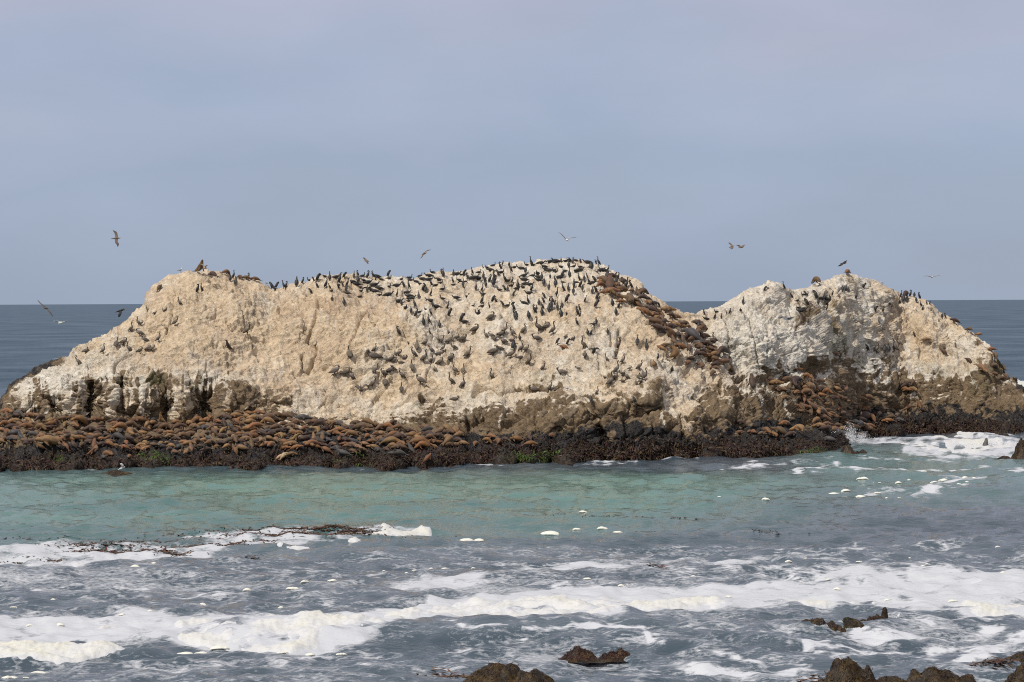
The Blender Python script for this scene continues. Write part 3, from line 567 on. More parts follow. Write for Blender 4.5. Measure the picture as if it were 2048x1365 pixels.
fn = fbm(st3, 1.0, 4, 30); rn = ridged(np.stack([S[..., 0] * .5, S[..., 1] * .34, dist * 0 + 3], -1), 1.0, 3, 40)
thick_m = thick + .55 * fn + .28 * fbm(st3, 3.2, 3, 33) - .12 * (1 - sstep(0, .3, thick)) - .16
foamA = np.clip(film * (.78 + .85 * fn + .25 * rn - .12 + .45 * fbm(st3, 2.7, 3, 35)) + .27 * sstep(1070, 1120, WPY) * (1 + 1.2 * fbm(W3, .5, 3, 12)), 0, 1); laceA = np.clip(lace * (.72 + .55 * fn + .25 * rn), 0, 1)
f1v, f2v = voronoi(np.stack([S[..., 0], S[..., 1], dist * 0], -1), (4.2, 3.0, 1), 5); g1v, g2v = voronoi(np.stack([S[..., 0], S[..., 1], dist * 0], -1), (9.5, 7.5, 1), 9)
puff = np.clip(1 - f1v * 1.25, 0, 1) ** .7; puff2 = np.clip(1 - g1v * 1.2, 0, 1)
tz = sstep(.50, .95, thick_m)
lump = tz * (0.015 + .085 * puff * sstep(.5, 1.1, thick_m) * (.35 + .65 * sstep(-.3, .5, fn)) + .045 * puff2 + .05 * np.clip(fn, 0, 1))
zf = zw + lump
teal = np.clip(sstep(930, 965, WPY) * sstep(1125, 1005, WPY + .02 * (WPX - 700)) * sstep(1950, 1150, WPX + 1.2 * (WPY - 1000)) * (1 + .25 * fbm(st3, .12, 2, 66)), 0, 1)
teal = np.maximum(teal, .55 * sstep(1500, 1700, WPX) * sstep(880, 930, WPY) * sstep(1040, 960, WPY))
S2 = S.copy(); S2[..., 2] = zw
Cw = np.stack([foamA, teal, laceA], -1)

m_sea, t, b = mat_new('sea_water')
a_, fo_, te_, la_ = attr(t, 'water')
n1 = tex_noise(t, 1.0, 4, .6, sc3=(.45, 1.7, 1)); n2 = tex_noise(t, 1.0, 3, .6, sc3=(1.5, 3.6, 1)); n3 = tex_noise(t, 1.0, 4, .55, sc3=(.035, .16, 1)); nfar = tex_noise(t, 1.0, 6, .72, sc3=(.035, .022, 1))
deep = ramp(t, n3, [(.3, (.036, .056, .074)), (.7, (.076, .100, .120))])
tealc = ramp(t, n3, [(.3, (.055, .143, .122)), (.7, (.100, .205, .168))])
wcol = mixc(t, te_, deep, tealc)
nl = tex_noise(t, 1.0, 6, .62, sc3=(.6, 1.25, 1)); nr = tex_noise(t, 1.0, 4, .6, sc3=(2.2, 4.2, 1))
# lace: thin bright ridges of the noise
nq = tex_noise(t, 1.0, 5, .7, sc3=(4.5, 7.5, 1))
lv = math_n(t, 'SUBTRACT', 1.0, math_n(t, 'MULTIPLY', math_n(t, 'ABSOLUTE', math_n(t, 'SUBTRACT', nl, .5)), 7.0), clamp=True)
lm = math_n(t, 'ADD', math_n(t, 'MULTIPLY', lv, .42), math_n(t, 'MULTIPLY', nq, .62))
lfac = math_n(t, 'ADD', math_n(t, 'MULTIPLY', la_, 0.92), math_n(t, 'SUBTRACT', lm, 1.02))
lfac = ramp(t, lfac, [(.0, (0, 0, 0)), (.30, (1, 1, 1))])
ffac = math_n(t, 'ADD', math_n(t, 'MULTIPLY', fo_, 1.15), math_n(t, 'ADD', math_n(t, 'MULTIPLY', math_n(t, 'SUBTRACT', nq, .58), 1.5), math_n(t, 'MULTIPLY', math_n(t, 'SUBTRACT', nl, .52), 1.3)))
ffac = math_n(t, 'MULTIPLY', ramp(t, ffac, [(.24, (0, 0, 0)), (.48, (.5, .5, .5)), (.80, (1, 1, 1))]), .92)
fall = math_n(t, 'MAXIMUM', lfac, ffac)
# distant whitecaps
geo = N(t, 'ShaderNodeNewGeometry'); sp = N(t, 'ShaderNodeSeparateXYZ'); t.links.new(geo.outputs['Position'], sp.inputs[0])
far_m = N(t, 'ShaderNodeMapRange'); far_m.inputs['From Min'].default_value = 210; far_m.inputs['From Max'].default_value = 300; t.links.new(sp.outputs['Y'], far_m.inputs['Value'])
wc = ramp(t, tex_noise(t, 1.0, 3, .7, sc3=(.16, .03, 1)), [(.735, (0, 0, 0)), (.78, (1, 1, 1))])
fall = math_n(t, 'MAXIMUM', fall, math_n(t, 'MULTIPLY', math_n(t, 'MULTIPLY', wc, far_m.outputs[0]), .5))
wcol = mixc(t, fall, wcol, (.53, .54, .56))
t.links.new(ramp(t, far_m.outputs[0], [(0, (.5, .5, .5)), (1, (.16, .16, .16))]), b.inputs['Specular IOR Level'])
t.links.new(wcol, b.inputs['Base Color'])
t.links.new(ramp(t, fall, [(0, (.10, .10, .10)), (1, (.75, .75, .75))]), b.inputs['Roughness'])
b.inputs['IOR'].default_value = 1.333
hh = math_n(t, 'ADD', math_n(t, 'MULTIPLY', n1, .6), math_n(t, 'MULTIPLY', n2, .75))
hh = math_n(t, 'ADD', hh, math_n(t, 'MULTIPLY', math_n(t, 'MULTIPLY', nfar, far_m.outputs[0]), 9.0))
bump(t, b, hh, .9, .10)
df = N(t, 'ShaderNodeBsdfDiffuse'); t.links.new(mixc(t, fall, ramp(t, nfar, [(.36, (.022, .045, .072)), (.5, (.05, .08, .112)), (.66, (.10, .13, .165))]), (.5, .51, .53)), df.inputs['Color'])
mxs_ = N(t, 'ShaderNodeMixShader'); t.links.new(math_n(t, 'MULTIPLY', far_m.outputs[0], .72), mxs_.inputs[0])
t.links.new(b.outputs[0], mxs_.inputs[1]); t.links.new(df.outputs[0], mxs_.inputs[2])
t.links.new(mxs_.outputs[0], t.nodes['Material Output'].inputs['Surface'])
Fw = grid_faces(*dist.shape)[:, ::-1]
add_obj('sea', make_mesh('sea', S2, Fw, True, {'water': Cw.reshape(-1, 3)}), m_sea, 'grey blue sea with a teal lagoon in front of the rock', None, None, 'structure')

# ---- foam rafts: real lumps lying on the water
Vfm = S.copy(); Vfm[..., 2] = zf - .03 + .05 * tz
sel = (thick_m > .48)
fs = sel.reshape(-1)[Fw].any(1)
v, f, c = compact(Vfm.reshape(-1, 3), Fw[fs], {'foam': np.stack([tz, np.clip(thick_m - .6, 0, 1), puff], -1).reshape(-1, 3)})
m_foam, t, b = mat_new('sea_foam')
_, q1, q2, q3 = attr(t, 'foam')
fn1 = tex_noise(t, 6.0, 4, .65)
fcol = mixc(t, q2, (.56, .565, .58), (.66, .635, .50))
fcol = mixc(t, math_n(t, 'MULTIPLY', ramp(t, fn1, [(.48, (0, 0, 0)), (.66, (1, 1, 1))]), .55), fcol, (.42, .43, .45))
t.links.new(fcol, b.inputs['Base Color']); b.inputs['Roughness'].default_value = .85; b.inputs['Specular IOR Level'].default_value = .2
bump(t, b, fn1, .6, .04)
add_obj('sea_foam', make_mesh('sea_foam', v, f, True, c), m_foam, 'creamy rafts of thick sea foam floating on the water', None, None, 'stuff')
def water_z(x, y):
    """height of the built sea surface over (x, y)"""
    px, py = project(np.array([[x, y, 0.0]])); j = np.clip(np.searchsorted(wx, px[0]), 1, len(wx) - 1); i = np.clip(np.searchsorted(offs, py[0] - hor(px[0])), 1, len(offs) - 1)
    return float(zw[i, j])

# ================================================================== ANIMAL BODIES (one continuous surface each)
def catmull(P, k=6):
    P = np.asarray(P, float); Q = np.vstack([2 * P[0] - P[1], P, 2 * P[-1] - P[-2]]); o = []
    for i in range(1, len(Q) - 2):
        for t in np.linspace(0, 1, k, endpoint=False):
            a, b_, c, d_ = Q[i - 1], Q[i], Q[i + 1], Q[i + 2]
            o.append(.5 * ((2 * b_) + (c - a) * t + (2 * a - 5 * b_ + 4 * c - d_) * t * t + (3 * b_ - a - 3 * c + d_) * t ** 3))
    o.append(P[-1]); return np.array(o)
class Body:
    """sweeps of elliptic sections, later fused into one skin; every station carries a colour"""
    def __init__(s): s.V = []; s.F = []; s.n = 0; s.SP = []; s.SC = []
    def sweep(s, pts, ra, rb, cols, seg=12, lat=(0, 1, 0), k=5):
        """pts: stations; ra: half width along lat; rb: half height across it"""
        A = catmull(np.column_stack([pts, ra, rb, np.array(cols, float).reshape(len(pts), 3)]), k)
        Pn, Ra, Rb, Cc = A[:, :3], np.maximum(A[:, 3], .002), np.maximum(A[:, 4], .002), np.clip(A[:, 5:], 0, 1)
        T = np.gradient(Pn, axis=0); T /= np.linalg.norm(T, axis=1)[:, None] + 1e-9
        L = np.asarray(lat, float)
        L = np.tile(L, (len(Pn), 1)) if L.ndim == 1 else np.array([np.interp(np.linspace(0, 1, len(Pn)), np.linspace(0, 1, len(L)), L[:, i]) for i in range(3)]).T
        L = L - (L * T).sum(1)[:, None] * T; L /= np.linalg.norm(L, axis=1)[:, None] + 1e-9
        B = np.cross(T, L); a = np.arange(seg) / seg * 2 * math.pi; base = s.n
        for i in range(len(Pn)):
            for q in a: s.V.append(Pn[i] + L[i] * Ra[i] * math.cos(q) + B[i] * Rb[i] * math.sin(q))
        m = len(Pn)
        for i in range(m - 1):
            for j in range(seg):
                j2 = (j + 1) % seg; s.F.append((base + i * seg + j, base + i * seg + j2, base + (i + 1) * seg + j2, base + (i + 1) * seg + j))
        s.V += [Pn[0] - T[0] * Ra[0] * .4, Pn[-1] + T[-1] * Ra[-1] * .4]; c0, c1 = base + m * seg, base + m * seg + 1
        for j in range(seg):
            j2 = (j + 1) % seg; s.F.append((base + j2, base + j, c0)); s.F.append((base + (m - 1) * seg + j, base + (m - 1) * seg + j2, c1))
        s.n = base + m * seg + 2; s.SP.append(Pn); s.SC.append(Cc)
    def fuse(s, name, voxel, norm=None, smooth=2):
        me = bpy.data.meshes.new(name); me.from_pydata([tuple(v) for v in s.V], [], s.F)
        o = bpy.data.objects.new(name, me); COL.objects.link(o)
        md = o.modifiers.new('r', 'REMESH'); md.mode = 'VOXEL'; md.voxel_size = voxel
        m2 = o.modifiers.new('s', 'SMOOTH'); m2.iterations = smooth; m2.factor = .5
        dg = bpy.context.evaluated_depsgraph_get(); dg.update()
        ms = bpy.data.meshes.new_from_object(o.evaluated_get(dg)); bpy.data.objects.remove(o); bpy.data.meshes.remove(me)
        V = np.empty(len(ms.vertices) * 3, np.float32); ms.vertices.foreach_get('co', V); V = V.reshape(-1, 3)
        SPt = np.concatenate(s.SP); SCt = np.concatenate(s.SC)
        C = SCt[((V[:, None] - SPt[None]) ** 2).sum(-1).argmin(1)]
        if norm == 'height':
            V[:, 2] -= V[:, 2].min(); V /= V[:, 2].max()
        ms.vertices.foreach_set('co', V.ravel())
        a = ms.attributes.new('coat', 'FLOAT_COLOR', 'POINT'); a.data.foreach_set('color', np.column_stack([C, np.ones(len(C))]).astype(np.float32).ravel())
        ms.polygons.foreach_set('use_smooth', np.ones(len(ms.polygons), bool)); ms.name = name; ms.update()
        return ms
def coat_mat(name, rough, nscale, namp, spec=.3, sheen=0.0):
    m, t, b = mat_new(name)
    a = N(t, 'ShaderNodeAttribute'); a.attribute_name = 'coat'
    oi = N(t, 'ShaderNodeObjectInfo')
    c = mixc(t, 1.0, a.outputs['Color'], oi.outputs['Color'], 'MULTIPLY')
    n = tex_noise(t, nscale, 4, .6)
    k = ramp(t, n, [(.3, (1 - namp,) * 3), (.7, (1 + namp * .6,) * 3)])
    c = mixc(t, 1.0, c, k, 'MULTIPLY')
    t.links.new(c, b.inputs['Base Color']); b.inputs['Roughness'].default_value = rough; b.inputs['Specular IOR Level'].default_value = spec
    if sheen: b.inputs['Sheen Weight'].default_value = sheen
    bump(t, b, n, .4, .03)
    return m
W1 = (1, 1, 1)
# ---- cormorants: forward is +X, feet at the origin
cb = (.020, .021, .024); cbw = (.030, .027, .024); bill = (.07, .06, .045); thr = (.07, .055, .03)
def corm_legs(B, x=-.02, z=.22, w=.055):
    for sgn in (-1, 1):
        B.sweep([(x, sgn * w, z), (x + .01, sgn * w, .08), (x + .02, sgn * w, .018)], [.035, .022, .02], [.035, .022, .02], [cb] * 3, 8)
        B.sweep([(x - .02, sgn * w, .02), (x + .06, sgn * w * 1.2, .018), (x + .12, sgn * w * 1.4, .014)], [.022, .035, .04], [.016, .014, .012], [cb] * 3, 8)
def corm_up(neck=0):
    B = Body()
    nk = [[(.06, 0, .66), (.045, 0, .78), (.035, 0, .88), (.075, 0, .945), (.13, 0, .945)], [(.05, 0, .64), (.10, 0, .74), (.06, 0, .83), (.10, 0, .90), (.155, 0, .885)]][neck]
    B.sweep([(-.27, 0, .035), (-.20, 0, .12), (-.12, 0, .24), (-.04, 0, .38), (.02, 0, .52)] + nk, [.05, .06, .105, .125, .105, .06, .042, .04, .045, .026], [.014, .03, .10, .125, .105, .06, .045, .042, .05, .03], [cbw, cbw, cb, cb, cb, cb, cb, cb, thr, bill])
    B.sweep([np.array(nk[-1]) - (.02, 0, 0), np.array(nk[-1]) + (.06, 0, .005), np.array(nk[-1]) + (.12, 0, .0)], [.017, .013, .010], [.018, .014, .011], [bill] * 3, 8)
    for sgn in (-1, 1):   # folded wings
        B.sweep([(.03, sgn * .10, .53), (-.05, sgn * .125, .38), (-.14, sgn * .10, .22), (-.22, sgn * .05, .10)], [.022, .03, .028, .015], [.06, .09, .07, .03], [cbw] * 4, 8)
    corm_legs(B); return B
def corm_preen(v=0):
    B = Body()
    nk = [[(.07, 0, .66), (.11, 0, .78), (.06, 0, .87), (-.03, 0, .83), (-.07, 0, .72)], [(.08, 0, .64), (.16, 0, .72), (.20, 0, .66), (.17, .03, .56), (.10, .06, .50)]][v]
    B.sweep([(-.27, 0, .035), (-.20, 0, .12), (-.12, 0, .24), (-.04, 0, .38), (.02, 0, .54)] + nk, [.05, .06, .12, .145, .125, .075, .055, .05, .05, .02], [.014, .03, .115, .145, .125, .08, .06, .055, .05, .02], [cbw, cbw, cb, cb, cb, cb, cb, cb, thr, bill])
    for sgn in (-1, 1):
        B.sweep([(.03, sgn * .12, .53), (-.05, sgn * .145, .38), (-.14, sgn * .12, .22), (-.24, sgn * .06, .08)], [.022, .03, .028, .015], [.07, .10, .08, .03], [cbw] * 4, 8)
    corm_legs(B); return B
def corm_sit(v=0):
    B = Body()
    nk = [[(.30, 0, .30), (.33, 0, .46), (.31, 0, .58), (.35, 0, .66), (.42, 0, .66)], [(.32, 0, .26), (.40, 0, .32), (.44, 0, .40), (.49, 0, .44), (.56, 0, .43)]][v]
    B.sweep([(-.62, 0, .10), (-.45, 0, .13), (-.25, 0, .17), (0, 0, .19), (.18, 0, .22)] + nk, [.06, .08, .15, .18, .15, .08, .055, .05, .05, .025], [.016, .05, .13, .17, .15, .085, .06, .052, .055, .028], [cbw, cbw, cb, cb, cb, cb, cb, cb, thr, bill])
    B.sweep([np.array(nk[-1]) - (.02, 0, 0), np.array(nk[-1]) + (.08, 0, .0), np.array(nk[-1]) + (.14, 0, -.01)], [.018, .014, .011], [.02, .015, .012], [bill] * 3, 8)
    for sgn in (-1, 1):
        B.sweep([(.15, sgn * .14, .24), (-.05, sgn * .17, .21), (-.28, sgn * .13, .17), (-.50, sgn * .06, .13)], [.025, .035, .03, .016], [.07, .10, .07, .03], [cbw] * 4, 8)
    return B
def corm_wings():
    B = corm_up(1)
    for sgn in (-1, 1):
        B.sweep([(.02, sgn * .08, .55), (-.02, sgn * .26, .62), (-.06, sgn * .42, .56), (-.12, sgn * .52, .40)], [.10, .11, .10, .05], [.024, .022, .02, .016], [cbw] * 4, 10, lat=(.45, 0, -.9))
    return B
m_corm = coat_mat('cormorant_plumage', .5, 9, .45, .35); 
CORM = {'u': [corm_up(0).fuse('cormorant', .02, 'height'), corm_up(1).fuse('cormorant', .02, 'height')], 'p': [corm_preen(0).fuse('cormorant', .02, 'height'), corm_preen(1).fuse('cormorant', .02, 'height')],
        'n': [corm_sit(0).fuse('cormorant', .022, 'height'), corm_sit(1).fuse('cormorant', .022, 'height')], 'w': [corm_wings().fuse('cormorant', .02, 'height')]}
# ---- pelicans
pbk = (.135, .112, .09); pbd = (.085, .068, .055); pbw = (.19, .165, .14); pnk = (.075, .052, .038); phd = (.42, .38, .30); pbl = (.20, .17, .13)
def pel_legs(B, x=0):
    for sgn in (-1, 1):
        B.sweep([(x, sgn * .06, .2), (x + .01, sgn * .06, .08), (x + .02, sgn * .06, .018)], [.035, .02, .018], [.035, .02, .018], [pbd] * 3, 8)
        B.sweep([(x - .02, sgn * .06, .018), (x + .07, sgn * .07, .016), (x + .11, sgn * .08, .012)], [.02, .035, .035], [.014] * 3, [pbd] * 3, 8)
def pel_wings(B, pts, r):
    for sgn in (-1, 1):
        B.sweep([(p[0], sgn * p[1], p[2]) for p in pts], [.02, .028, .026, .014], r, [pbw, pbk, pbk, pbd], 8)
def pel_up(v=0):
    B = Body()
    nk = [[(.15, 0, .57), (.13, 0, .70), (.09, 0, .82), (.10, 0, .92), (.16, 0, .945)], [(.14, 0, .56), (.19, 0, .66), (.13, 0, .76), (.14, 0, .86), (.20, 0, .875)], [(.10, 0, .60), (.07, 0, .74), (.05, 0, .88), (.07, 0, .97), (.12, 0, .985)]][v]
    B.sweep([(-.34, 0, .12), (-.24, 0, .19), (-.12, 0, .29), (0, 0, .39), (.09, 0, .48)] + nk, [.05, .08, .135, .145, .11, .055, .04, .037, .045, .028], [.02, .06, .12, .135, .11, .06, .045, .04, .05, .03], [pbd, pbk, pbk, pbk, pbk, pnk, pnk, pnk, phd, phd])
    e_ = np.array(nk[-1]); dv = [(.11, 0, -.20), (.13, 0, -.16), (.09, 0, -.19)][v]
    B.sweep([e_ - (.01, 0, 0), e_ + np.array(dv) * .5, e_ + np.array(dv)], [.024, .022, .012], [.03, .026, .013], [pbl, pbl, pbl], 8)
    pel_wings(B, [(.08, .12, .47), (-.03, .15, .36), (-.16, .13, .25), (-.32, .06, .14)], [.07, .10, .08, .03]); pel_legs(B); return B
def pel_rest(v=0):
    B = Body()
    if v == 0:   # head laid back between the wings
        nk = [(.22, 0, .48), (.24, 0, .60), (.15, 0, .68), (.06, 0, .66), (0, 0, .62)]
        B.sweep([(-.42, 0, .18), (-.30, 0, .23), (-.14, 0, .30), (.02, 0, .36), (.14, 0, .41)] + nk, [.05, .08, .15, .17, .13, .07, .05, .045, .05, .03], [.02, .06, .13, .15, .13, .075, .055, .05, .055, .03], [pbd, pbk, pbk, pbk, pbk, pbk, pnk, phd, phd, pbl])
        pel_wings(B, [(.12, .14, .42), (-.02, .17, .35), (-.18, .15, .29), (-.40, .06, .2)], [.08, .12, .09, .03]); pel_legs(B)
    else:        # sitting low, bill along the breast
        nk = [(.28, 0, .26), (.34, 0, .36), (.28, 0, .44), (.33, 0, .50), (.39, 0, .48)]
        B.sweep([(-.5, 0, .12), (-.36, 0, .15), (-.18, 0, .18), (.02, 0, .2), (.18, 0, .22)] + nk, [.05, .08, .15, .17, .13, .06, .045, .04, .05, .03], [.02, .06, .13, .15, .13, .065, .05, .045, .055, .03], [pbd, pbk, pbk, pbk, pbk, pnk, pnk, pnk, phd, phd])
        B.sweep([(.38, 0, .48), (.43, 0, .36), (.45, 0, .26)], [.024, .022, .012], [.03, .026, .013], [pbl] * 3, 8)
        pel_wings(B, [(.15, .14, .25), (-.02, .17, .21), (-.2, .15, .18), (-.46, .06, .14)], [.08, .12, .09, .03])
    return B
def pel_wings_up():
    B = pel_up(1)
    for sgn in (-1, 1):
        B.sweep([(.04, sgn * .10, .5), (0, sgn * .32, .74), (-.04, sgn * .5, .68), (-.1, sgn * .6, .46)], [.12, .14, .12, .06], [.026, .024, .022, .016], [pbk, pbk, pbd, pbd], 10, lat=(.6, 0, -.8))
    return B
m_pel = coat_mat('pelican_plumage', .7, 10, .4, .2)
PEL = {'u': [pel_up(i).fuse('pelican', .02, 'height') for i in range(3)], 'p': [pel_rest(0).fuse('pelican', .02, 'height')], 'n': [pel_rest(1).fuse('pelican', .02, 'height')], 'w': [pel_wings_up().fuse('pelican', .022, 'height')]}
# ---- sea lions: length about 1, forward +X, lying on z = 0
def lion(pose):
    B = Body(); L = [.07, .10, .12, .12, .11, .10, .09, .07, .05, .035]
    Rr = [.018, .045, .082, .112, .125, .118, .092, .072, .058, .048, .026]
    yaw = dict(flat=[0] * 10, bendl=[.1] * 10, bendr=[-.14] * 10, curl=[.2, .3, .36, .36, .36, .34, .3, .26, .2, .1], head=[0, .05, .05, 0, -.05, 0, 0, 0, 0, 0], up=[.25, .2, .15, 0, 0, 0, 0, 0, 0, 0], sky=[.2, .2, .1, 0, 0, 0, 0, 0, 0, 0], arch=[0] * 10, side=[.12, .1, .08, .05, 0, -.05, -.1, -.12, -.1, 0], look=[.2, .15, .1, 0, 0, 0, 0, .15, .3, .3])[pose]
    pit = dict(flat=[0, 0, 0, 0, .02, -.03, -.05, -.08, 0, 0], bendl=[0] * 10, bendr=[0, 0, 0, 0, .05, .1, .1, -.1, -.2, 0], curl=[0] * 10, head=[0, 0, .05, .1, .25, .55, .85, .8, .2, .1], up=[0, .05, .2, .55, .9, 1.1, 1.2, 1.1, .35, .15], sky=[0, .05, .25, .6, 1.0, 1.2, 1.3, 1.35, 1.1, 1.0], arch=[.1, .3, .35, .25, 0, -.25, -.45, -.55, -.4, -.2], side=[0] * 10, look=[0, .05, .2, .5, .8, 1.0, .9, .5, 0, -.1])[pose]
    pts = [np.zeros(3)]; h = 0
    if pose == 'curl': h = -1.3
    if pose == 'bendl': h = -.4
    if pose == 'bendr': h = .6
    hs = []
    for l, y_, p_ in zip(L, yaw, pit):
        h += y_; pts.append(pts[-1] + l * np.array([math.cos(h) * math.cos(p_), math.sin(h) * math.cos(p_), math.sin(p_)])); hs.append(h)
    pts = np.array(pts); hs.append(h); pts[:, :2] -= (pts[:, :2].min(0) + pts[:, :2].max(0)) / 2
    pts[:, 2] = np.maximum(pts[:, 2], 0) + np.array(Rr) * .80
    if pose == 'arch': pts[:, 2] += .02
    lat = np.array([(-math.sin(q), math.cos(q), 0) for q in hs])
    c1 = (1, 1, 1); cd = (.62, .58, .55); cl = (1.0, .95, .85)
    colr = [cd, cd, (.85, .83, .8), c1, c1, c1, cl, cl, cl, (.8, .74, .68), (.35, .3, .28)]
    B.sweep(pts, [r * 1.08 for r in Rr], [r * .92 for r in Rr], colr, 14, lat=lat)
    hd = np.array([math.cos(hs[5]), math.sin(hs[5]), 0]); side = np.array([-hd[1], hd[0], 0])
    sh = pts[6] * .5 + pts[5] * .5
    upr = pose in ('up', 'sky', 'look', 'head')
    for sgn in (-1, 1):   # fore flippers
        if pose == 'side' and sgn > 0: tip = sh + side * .06 + hd * -.06 + np.array([0, 0, .22]); mid = sh + side * .07 + np.array([0, 0, .10])
        elif upr: mid = np.array([*(sh + side * sgn * .12)[:2], sh[2] * .45]); tip = np.array([*(sh + side * sgn * .20 - hd * .04)[:2], .012])
        else: mid = np.array([*(sh + side * sgn * .13 - hd * .05)[:2], .05]); tip = np.array([*(sh + side * sgn * .20 - hd * .15)[:2], .012])
        B.sweep([sh + side * sgn * .05 - np.array([0, 0, .03]), mid, tip], [.055, .045, .028], [.024, .018, .013], [cd, cd, (.4, .37, .35)], 8, lat=hd)
    t0 = pts[0]; bh = np.array([-math.cos(hs[0]), -math.sin(hs[0]), 0]); bs = np.array([-bh[1], bh[0], 0])
    for sgn in (-1, 1):   # hind flippers
        B.sweep([t0 - bh * .03, t0 + bh * .05 + bs * sgn * .03 + np.array([0, 0, 0]), t0 + bh * .12 + bs * sgn * .065 - np.array([0, 0, .004])], [.02, .03, .034], [.016, .014, .012], [cd, (.45, .42, .4), (.4, .37, .35)], 8, lat=bs)
    if pose in ('up', 'sky', 'head', 'look', 'flat', 'side'):   # ears
        hp = pts[8]
        for sgn in (-1, 1): B.sweep([hp + side * sgn * .045, hp + side * sgn * .066 - hd * .02], [.011, .008], [.011, .008], [cd, cd], 6, lat=(0, 0, 1))
    return B
m_lion = coat_mat('sea_lion_fur', .62, 5, .38, .35, .15)
POSES = ['flat', 'bendl', 'bendr', 'curl', 'head', 'up', 'sky', 'arch', 'side', 'look']
LION = {p: lion(p).fuse('sea_lion', .0135) for p in POSES}
for ms in sum(CORM.values(), []): ms.materials.append(m_corm)
for ms in sum(PEL.values(), []): ms.materials.append(m_pel)
for ms in LION.values(): ms.materials.append(m_lion)

# ================================================================== PLACING
bpy.context.view_layer.update()
CAMP = Vector((0, 0, H))
def cast(px, py, tries=26, step=1.4):
    for i in range(tries):
        d = Vector(rays(np.float64(px), np.float64(py + i * step))).normalized(); best = None
        for o in objs_ray:
            ok, loc, nor, _ = o.ray_cast(CAMP, d)
            if ok and (best is None or (loc - CAMP).length < (best[0] - CAMP).length): best = (loc, nor)
        if best: return best[0], best[1], py + i * step
    return None
rnd = random.Random(5)
def lst(s): return [tuple(x.split(',')) for x in s.replace('\n', ' ').split(';') if x.strip()]
THINGS = []     # (object, px, py, description, plural description, zone)
def ppm(Y): return F / Y

# every bird: zoomed picture x, y of its feet, pose (u upright, p hunched or preening, n sitting low, w wings out), facing (l r f b), height
CE = """1840,492,p;1872,472,u,r,60;1888,522,p,b,60;1585,583,p,r,60;1610,578,u,l,62;1990,482,p,r,50"""
CA = """395,490,p,l,38;370,452,p,l;415,468,p,r;467,470,u,l,58;492,462,p,r;572,455,p,b,70;622,430,p,r,44;685,515,p,l,42;735,465,p,l;705,415,p,l,34;675,405,n;745,412,p,r,56;790,378,n,l,20;838,408,u,b,65;812,465,u,r,70;838,480,u,l,48;850,495,n,r,24;885,388,n;920,425,u,r,72;905,475,w,l,50;955,388,p,r,45;940,455,u,l,42;970,495,u,b,62;980,455,u,r,60;1030,385,u,b,50;1060,372,p,l,42;1065,425,p,b,52;1100,375,n;1020,425,n;1050,445,n;980,515,n,l,24;1105,410,n;1145,390,p,r,56;1180,370,p,l,42;1212,370,n;1210,404,p,r,36;1140,430,n;1195,450,n;1310,370,p,r,46;1310,397,n;1250,404,n;1080,468,n;1140,500,w,b,50;1165,490,n;1085,498,n;1200,502,n;1230,478,n;1080,540,n;1235,530,n;1305,530,n,r,34;1310,462,n;1370,455,n;1380,535,u,r,52;1410,402,n;1475,380,n;1480,407,n;1425,460,p,l,42;1467,470,u,l,62;1455,510,n;1525,420,n,l,32;1560,376,n;1580,402,n;1560,440,n;1475,540,n;1490,557,n;1550,547,u,b,52;1590,490,p,r,56;1605,503,p,b,60;1650,530,u,r,52;1630,407,n;1645,450,u,l,58;1630,375,n;1660,347,n;1685,450,n;1700,405,n;1725,430,n;1740,480,n;1745,377,u,b,62;1735,372,p,l;1830,370,p,b,46;1850,365,n;1820,425,p,l,42;1825,447,n;1870,407,n;1885,366,n;1915,370,p,r,46;1905,455,w,b,56;1940,402,p,l,52;1975,356,u,l,50;1985,397,n,r,36;2030,346,n;2010,392,n;2030,402,n;2010,487,u,b,60;1740,557,n;1850,552,n;1930,542,n;1640,577,n;1465,577,n;1385,582,n;1412,606,u,b,56;1445,637,n,f,32;1490,670,p,b,52;1515,620,u,l,66;1530,697,p,r,60;1560,662,n;1605,641,n,l,22;1645,685,p,l,46;1660,615,u,b,52;1690,627,n,l,34;1785,632,u,r,52;1800,692,p,r,56;1588,765,u,b,76;1628,750,u,l,66;1717,785,p,b,56;1895,735,p,r,60;1915,746,n,l,30;2025,675,n,l,34;1985,612,n,r,20;855,565,p,b,36;953,602,p,b,56;1388,845,p,l,66;1635,835,u,l,42"""
